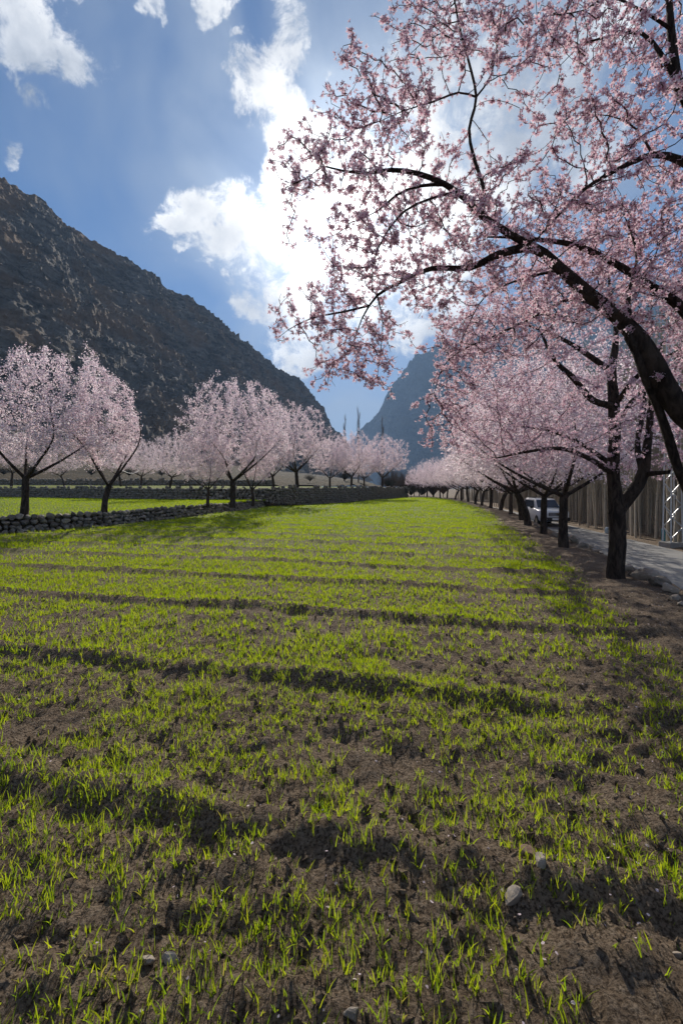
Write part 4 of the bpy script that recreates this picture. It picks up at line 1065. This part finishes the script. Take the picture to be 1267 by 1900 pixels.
for k, (px, d, s, lab) in enumerate([(745, 74.5, 0.95, 'dark scrubby bush at the end of the long stone wall'), (762, 77, 1.1, 'middle dark bush beyond the field end'), (782, 80, 0.9, 'dark low bush beside the last almond of the row'), (722, 72.5, 0.8, 'dark bush growing on top of the long stone wall')]):
    x = (px - CX) / FPX * d
    root = empty('shrub', (x, d, (float(ground_z(x, d)) if px > 740 else 1.45)), k * 2.1); root.scale = (s, s, s)
    obj('stem', SCRUB[0], root); c = obj('foliage', SCRUB[1], root); tag(c, kind='stuff'); tag(root, lab, 'shrub', 'dark shrubs at the field end')

rH = np.random.default_rng(580)
where = ['below the mountain at far left', 'behind the leftmost wall tree', 'left of the slender plumed tree', 'behind the slender plumed tree', 'right of the slender plumed tree', 'left of the tallest round almond', 'behind the tallest round almond', 'right of the tallest round almond', 'above the wall at picture centre left', 'behind the three pale almonds']
for k, px in enumerate((8, 60, 118, 170, 240, 300, 352, 500, 575, 640)):
    d = rH.uniform(72, 92); f = (px - 0) / 640.0; x = (px - CX) / FPX * d
    root = empty('shrub', (x, d, 3.0 + (d - 62) * 0.05 - f * 1.2), k * 1.7); sc = rH.uniform(.7, 1.3); root.scale = (sc, sc, sc * .8)
    obj('stem', SCRUB[0], root); c = obj('foliage', SCRUB[1], root); tag(c, kind='stuff'); tag(root, 'dark scrub bush on the brown hillside ' + where[k], 'shrub', 'scrub on the hillside')

# ------------------------------------------------------------------ boulders along the bank
blabs = {0: 'large pale boulder beside the forked almond trunk', 1: 'wide flat topped boulder second from the forked trunk', 2: 'rounded boulder nearest the right picture edge on the bank', 3: 'small angular rock between trunk and first boulder',
         4: 'upright tan rock beside the third tree of the row', 5: 'low dark rock right of the upright tan rock', 6: 'small rock wedged between forked trunk and large pale boulder', 7: 'fist sized rock in the middle of the rocks past third tree', 8: 'rock near the end of the small row past third tree', 9: 'low rock below the rounded boulder at right edge', 10: 'small rock touching the low dark rock past third tree',
         11: 'lone rock on the bank between third and fourth trees', 12: 'last flat rock of the small row past third tree', 13: 'tiny rock on the bank beside the fourth tree', 14: 'rock half hidden just left of the forked trunk', 15: 'middle rock of three left of the forked trunk', 16: 'lowest rock of the bank at the right picture edge', 17: 'tiny rock on the bank near the fifth tree', 18: 'rock between the two left of the forked trunk'}
bpos = [(1196, 1083, 52, .62), (1222, 1096, 50, .6), (1240, 1108, 34, .8), (1166, 1068, 26, .7), (1062, 1012, 26, 1.0), (1078, 1022, 22, .7), (1175, 1073, 24, .8), (1095, 1026, 16, .7), (1107, 1031, 16, .6), (1250, 1122, 22, .6),
        (1088, 1021, 14, .8), (1030, 1000, 14, .8), (1114, 1034, 14, .5), (1000, 985, 10, .8), (1150, 1056, 18, .8), (1130, 1044, 18, .7), (1262, 1132, 24, .7), (992, 980, 9, .8), (1140, 1050, 15, .7)]
for k, (px, py, w, hr) in enumerate(bpos):
    d = EYE * FPX / (py - HY - 3); x = (px - CX) / FPX * d; wm = w / FPX * d * .5
    o = obj('boulder', rock_mesh('boulder', M['boulder'], 600 + k, (wm, wm * .8, wm * hr), 3, 0.22, True), None, (x, d, max(float(ground_z(x, d)), -0.15) + wm * hr * .45))
    o.rotation_euler = (0.1 * (k % 3), 0.1 * (k % 2), k * 1.1)
    tag(o, blabs.get(k, 'small rough rock lining the bank between field and road'), 'rock', 'rocks lining the road bank')

# ------------------------------------------------------------------ vehicle, pylon, small roadside things
M['white_paint'] = plain('white_paint', (0.72, 0.73, 0.74), 0.25, 0.6); M['glass'] = plain('dark_glass', (0.03, 0.04, 0.07), 0.15, 0.35)
M['rubber'] = plain('rubber', (0.02, 0.02, 0.02), 0.85, 0.2); M['black_plastic'] = plain('black_plastic', (0.02, 0.02, 0.022), 0.5, 0.4)
M['chrome'] = plain('chrome', (0.6, 0.6, 0.6), 0.2, 0.5, 1.0); M['lamp'] = plain('lamp_glass', (0.75, 0.76, 0.78), 0.1, 0.8)
M['steel'] = plain('galvanised_steel', (0.60, 0.61, 0.62), 0.45, 0.5, 0.35, 0.2); M['concrete'] = plain('concrete', (0.30, 0.29, 0.27), 0.9, 0.2, 0, 0.25)
M['teal'] = plain('teal_paint', (0.055, 0.20, 0.24), 0.5, 0.4, 0, 0.2); M['pale_blue'] = plain('pale_blue_paint', (0.38, 0.46, 0.52), 0.7, 0.3, 0, 0.2)
import bmesh
def bm_obj(name, parent, mat, fn, bevel=0.0, seg=2, smooth=True):
    bm = bmesh.new(); fn(bm)
    if bevel: bmesh.ops.bevel(bm, geom=bm.edges[:], offset=bevel, segments=seg, affect='EDGES', profile=0.6)
    me = bpy.data.meshes.new(name); bm.to_mesh(me); bm.free(); me.materials.append(M[mat])
    if smooth: me.polygons.foreach_set('use_smooth', [True] * len(me.polygons))
    return obj(name, me, parent)
def box(bm, c, s):
    r = bmesh.ops.create_cube(bm, size=1.0)
    for v in r['verts']: v.co = Vector((c[0] + v.co.x * s[0], c[1] + v.co.y * s[1], c[2] + v.co.z * s[2]))
    return r['verts']
def cyl(bm, c, r, w, axis='X', n=20):
    q = bmesh.ops.create_cone(bm, cap_ends=True, segments=n, radius1=r, radius2=r, depth=w)
    for v in q['verts']:
        x, y, z = v.co
        v.co = Vector((c[0] + z, c[1] + x, c[2] + y)) if axis == 'X' else Vector((c[0] + x, c[1] + z, c[2] + y)) if axis == 'Y' else Vector((c[0] + x, c[1] + y, c[2] + z))
def loft(bm, secs):
    rings = [[bm.verts.new(p) for p in s] for s in secs]
    for a, b in zip(rings[:-1], rings[1:]):
        n = len(a)
        for i in range(n): bm.faces.new((a[i], a[(i + 1) % n], b[(i + 1) % n], b[i]))
    bm.faces.new(rings[0][::-1]); bm.faces.new(rings[-1])
    bmesh.ops.recalc_face_normals(bm, faces=bm.faces[:])
def vehicle():
    d = 29.0; x = (1030 - CX) / FPX * d
    root = empty('parked_car', (x, d, -0.915), math.atan(-0.10)); tag(root, 'white off road car facing the camera, half hidden by trunks', 'car')
    def rr(hw, z0, z1, y, c=0.10, tp=1.0):
        return [(-hw + c, y, z0), (hw - c, y, z0), (hw, y, z0 + c), (hw * tp, y, z1 - c), (hw * tp - c, y, z1), (-hw * tp + c, y, z1), (-hw * tp, y, z1 - c), (-hw, y, z0 + c)]
    # front at -y
    bm_obj('body', root, 'white_paint', lambda bm: loft(bm, [rr(.78, .42, .92, 0.0), rr(.88, .34, 1.04, .14), rr(.90, .32, 1.10, .9), rr(.91, .30, 1.14, 1.35), rr(.91, .30, 1.16, 3.9), rr(.90, .34, 1.12, 4.45), rr(.84, .42, 1.0, 4.6)]))
    bm_obj('cabin', root, 'white_paint', lambda bm: loft(bm, [rr(.80, 1.08, 1.16, 1.25, .03), rr(.76, 1.10, 1.76, 1.95, .08, .88), rr(.76, 1.10, 1.80, 2.5, .08, .88), rr(.76, 1.10, 1.79, 4.0, .08, .88), rr(.76, 1.10, 1.6, 4.45, .08, .9)]))
    g = bm_obj('windshield', root, 'glass', lambda bm: bm.faces.new([bm.verts.new(p) for p in [(-.70, 1.26, 1.20), (.70, 1.26, 1.20), (.62, 1.83, 1.69), (-.62, 1.83, 1.69)]]))
    for s in (-1, 1):
        bm_obj('side_window', root, 'glass', lambda bm: bm.faces.new([bm.verts.new(p) for p in [(s * .775, 1.75, 1.2), (s * .775, 4.1, 1.2), (s * .70, 4.0, 1.66), (s * .70, 2.1, 1.66)]]))
        bm_obj('headlight', root, 'lamp', lambda bm: box(bm, (s * .62, 0.03, .84), (.28, .14, .17)), 0.03)
        bm_obj('mirror', root, 'black_plastic', lambda bm: box(bm, (s * 1.0, 1.55, 1.22), (.2, .1, .2)), 0.03)
        for yw in (.85, 3.65):
            w = bm_obj('wheel', root, 'rubber', lambda bm: cyl(bm, (s * .80, yw, .36), .36, .24), 0.03)
            bm_obj('rim', w, 'chrome', lambda bm: cyl(bm, (s * .905, yw, .36), .21, .06), 0.01)
        bm_obj('fog_lamp', root, 'lamp', lambda bm: cyl(bm, (s * .60, -0.085, .50), .06, .05, 'Y'))
    bm_obj('bumper', root, 'black_plastic', lambda bm: box(bm, (0, -.02, .50), (1.76, .16, .24)), 0.05)
    gr = bm_obj('grille', root, 'black_plastic', lambda bm: box(bm, (0, -.005, .82), (.86, .05, .22)), 0.01)
    for k in range(3): bm_obj('grille_bar', gr, 'chrome', lambda bm: box(bm, (0, -.035, .75 + .065 * k), (.82, .02, .02)))
    bm_obj('number_plate', root, 'lamp', lambda bm: box(bm, (0, -.11, .52), (.46, .02, .12)), 0.004)
    bm_obj('roof_rack', root, 'black_plastic', lambda bm: [box(bm, (s * .55, 3.0, 1.84), (.04, 1.8, .04)) for s in (-1, 1)] + [box(bm, (0, yy_, 1.86), (1.1, .04, .03)) for yy_ in (2.3, 3.0, 3.7)])
vehicle()
def pylon():
    d = 19.5; x = (1247 - CX) / FPX * d; z0 = float(ground_z(x, d))
    root = empty('lattice_pylon', (x, d, z0)); tag(root, 'pale steel lattice power pole standing beside the road', 'pylon')
    H = 11.0
    def hw(z): return 0.25 - 0.13 * z / H
    bm_obj('footing', root, 'concrete', lambda bm: box(bm, (0, 0, 0.02), (0.72, 0.72, 0.36)), 0.03, smooth=False)
    def bar(bm, a, b, t):
        a = Vector(a); b = Vector(b); d_ = (b - a); q = d_.to_track_quat('Z', 'Y')
        vs = bmesh.ops.create_cube(bm, size=1.0)['verts']
        for v in vs: v.co = a + q @ Vector((v.co.x * t, v.co.y * t, (v.co.z + .5) * d_.length))
    cor = [(-1, -1), (1, -1), (1, 1), (-1, 1)]
    for sx, sy in cor: bm_obj('leg', root, 'steel', lambda bm: bar(bm, (sx * hw(0.2), sy * hw(0.2), .2), (sx * hw(H), sy * hw(H), H), .05), smooth=False)
    n = 22
    for k in range(n):
        za, zb = 0.35 + k * (H - .4) / n, 0.35 + (k + 1) * (H - .4) / n
        for f in range(4):
            (ax, ay), (bx, by) = cor[f], cor[(f + 1) % 4]
            if (k + f) % 2: (ax, ay), (bx, by) = (bx, by), (ax, ay)
            bm_obj('brace', root, 'steel', lambda bm: bar(bm, (ax * hw(za), ay * hw(za), za), (bx * hw(zb), by * hw(zb), zb), .028), smooth=False)
    for z in (9.6, 10.5):
        arm = bm_obj('crossarm', root, 'steel', lambda bm: bar(bm, (-1.0, 0, z), (1.0, 0, z), .07), smooth=False)
        for xx in (-.9, .9): bm_obj('insulator', arm, 'teal', lambda bm: cyl(bm, (xx, 0, z + .14), .05, .2, 'Z', 10))
pylon()
def roadside():
    d = 19.8; x = (1230 - CX) / FPX * d; z0 = float(ground_z(x, d))
    root = empty('marker_board', (x, d, z0)); tag(root, 'narrow teal painted board standing left of the lattice pole', 'marker')
    bm_obj('panel', root, 'teal', lambda bm: box(bm, (0, 0, .44), (.17, .03, .66)), .006); bm_obj('foot', root, 'concrete', lambda bm: box(bm, (0, 0, .05), (.24, .14, .16)), .01)
    d = 25.2; x = (1126 - CX) / FPX * d; z0 = float(ground_z(x, d))
    root = empty('milestone', (x, d, z0)); tag(root, 'small pale blue roadside stone seen left of forked trunk', 'milestone')
    def ms(bm): loft(bm, [[(.13 * math.cos(a) * k, .08 * math.sin(a) * k, z) for a in np.linspace(0, 6.283, 13)[:-1]] for z, k in ((-.05, 1.05), (.25, 1.0), (.33, .85), (.38, .5))])
    bm_obj('stone_body', root, 'pale_blue', ms); bm_obj('base', root, 'concrete', lambda bm: box(bm, (0, 0, 0.0), (.36, .26, .12)), .01)
    # pale cable between two trees on the left
    a = P(207, 858, 19.0); b = P(262, 868, 45.5); t = np.linspace(0, 1, 24)[:, None]
    c = a * (1 - t) + b * t; c[:, 2] -= 0.5 * (4 * t * (1 - t))[:, 0]
    V = np.concatenate([c + np.array([0, 0, .012]), c + np.array([.010, 0, -.006]), c + np.array([-.010, 0, -.006])]); i = np.arange(23)
    F = np.concatenate([np.stack([i + 24 * k, i + 1 + 24 * k, i + 1 + 24 * ((k + 1) % 3), i + 24 * ((k + 1) % 3)], 1) for k in range(3)])
    tag(obj('cable', mesh_np('cable', V, [F], M['steel'])), 'thin pale cable strung between left trees', 'cable')
roadside()

# ------------------------------------------------------------------ the air in the valley
def haze():
    m, t = new_mat('valley_haze')
    v = t.node('ShaderNodeVolumePrincipled'); v.inputs['Color'].default_value = (0.42, 0.65, 1.0, 1); v.inputs['Density'].default_value = 0.00023
    v.inputs['Anisotropy'].default_value = 0.0
    o = t.node('ShaderNodeOutputMaterial'); t.l.new(v.outputs[0], o.inputs['Volume'])
    bm = bmesh.new(); r = box(bm, (0, 1640, 538), (5200, 3460, 1084)); me = bpy.data.meshes.new('haze'); bm.to_mesh(me); bm.free(); me.materials.append(m)
    tag(obj('haze', me), 'thin blue haze filling the valley', 'haze', None, 'stuff')
haze()
print('tris', sum(len(m.loops) - 2 * len(m.polygons) for m in bpy.data.meshes))
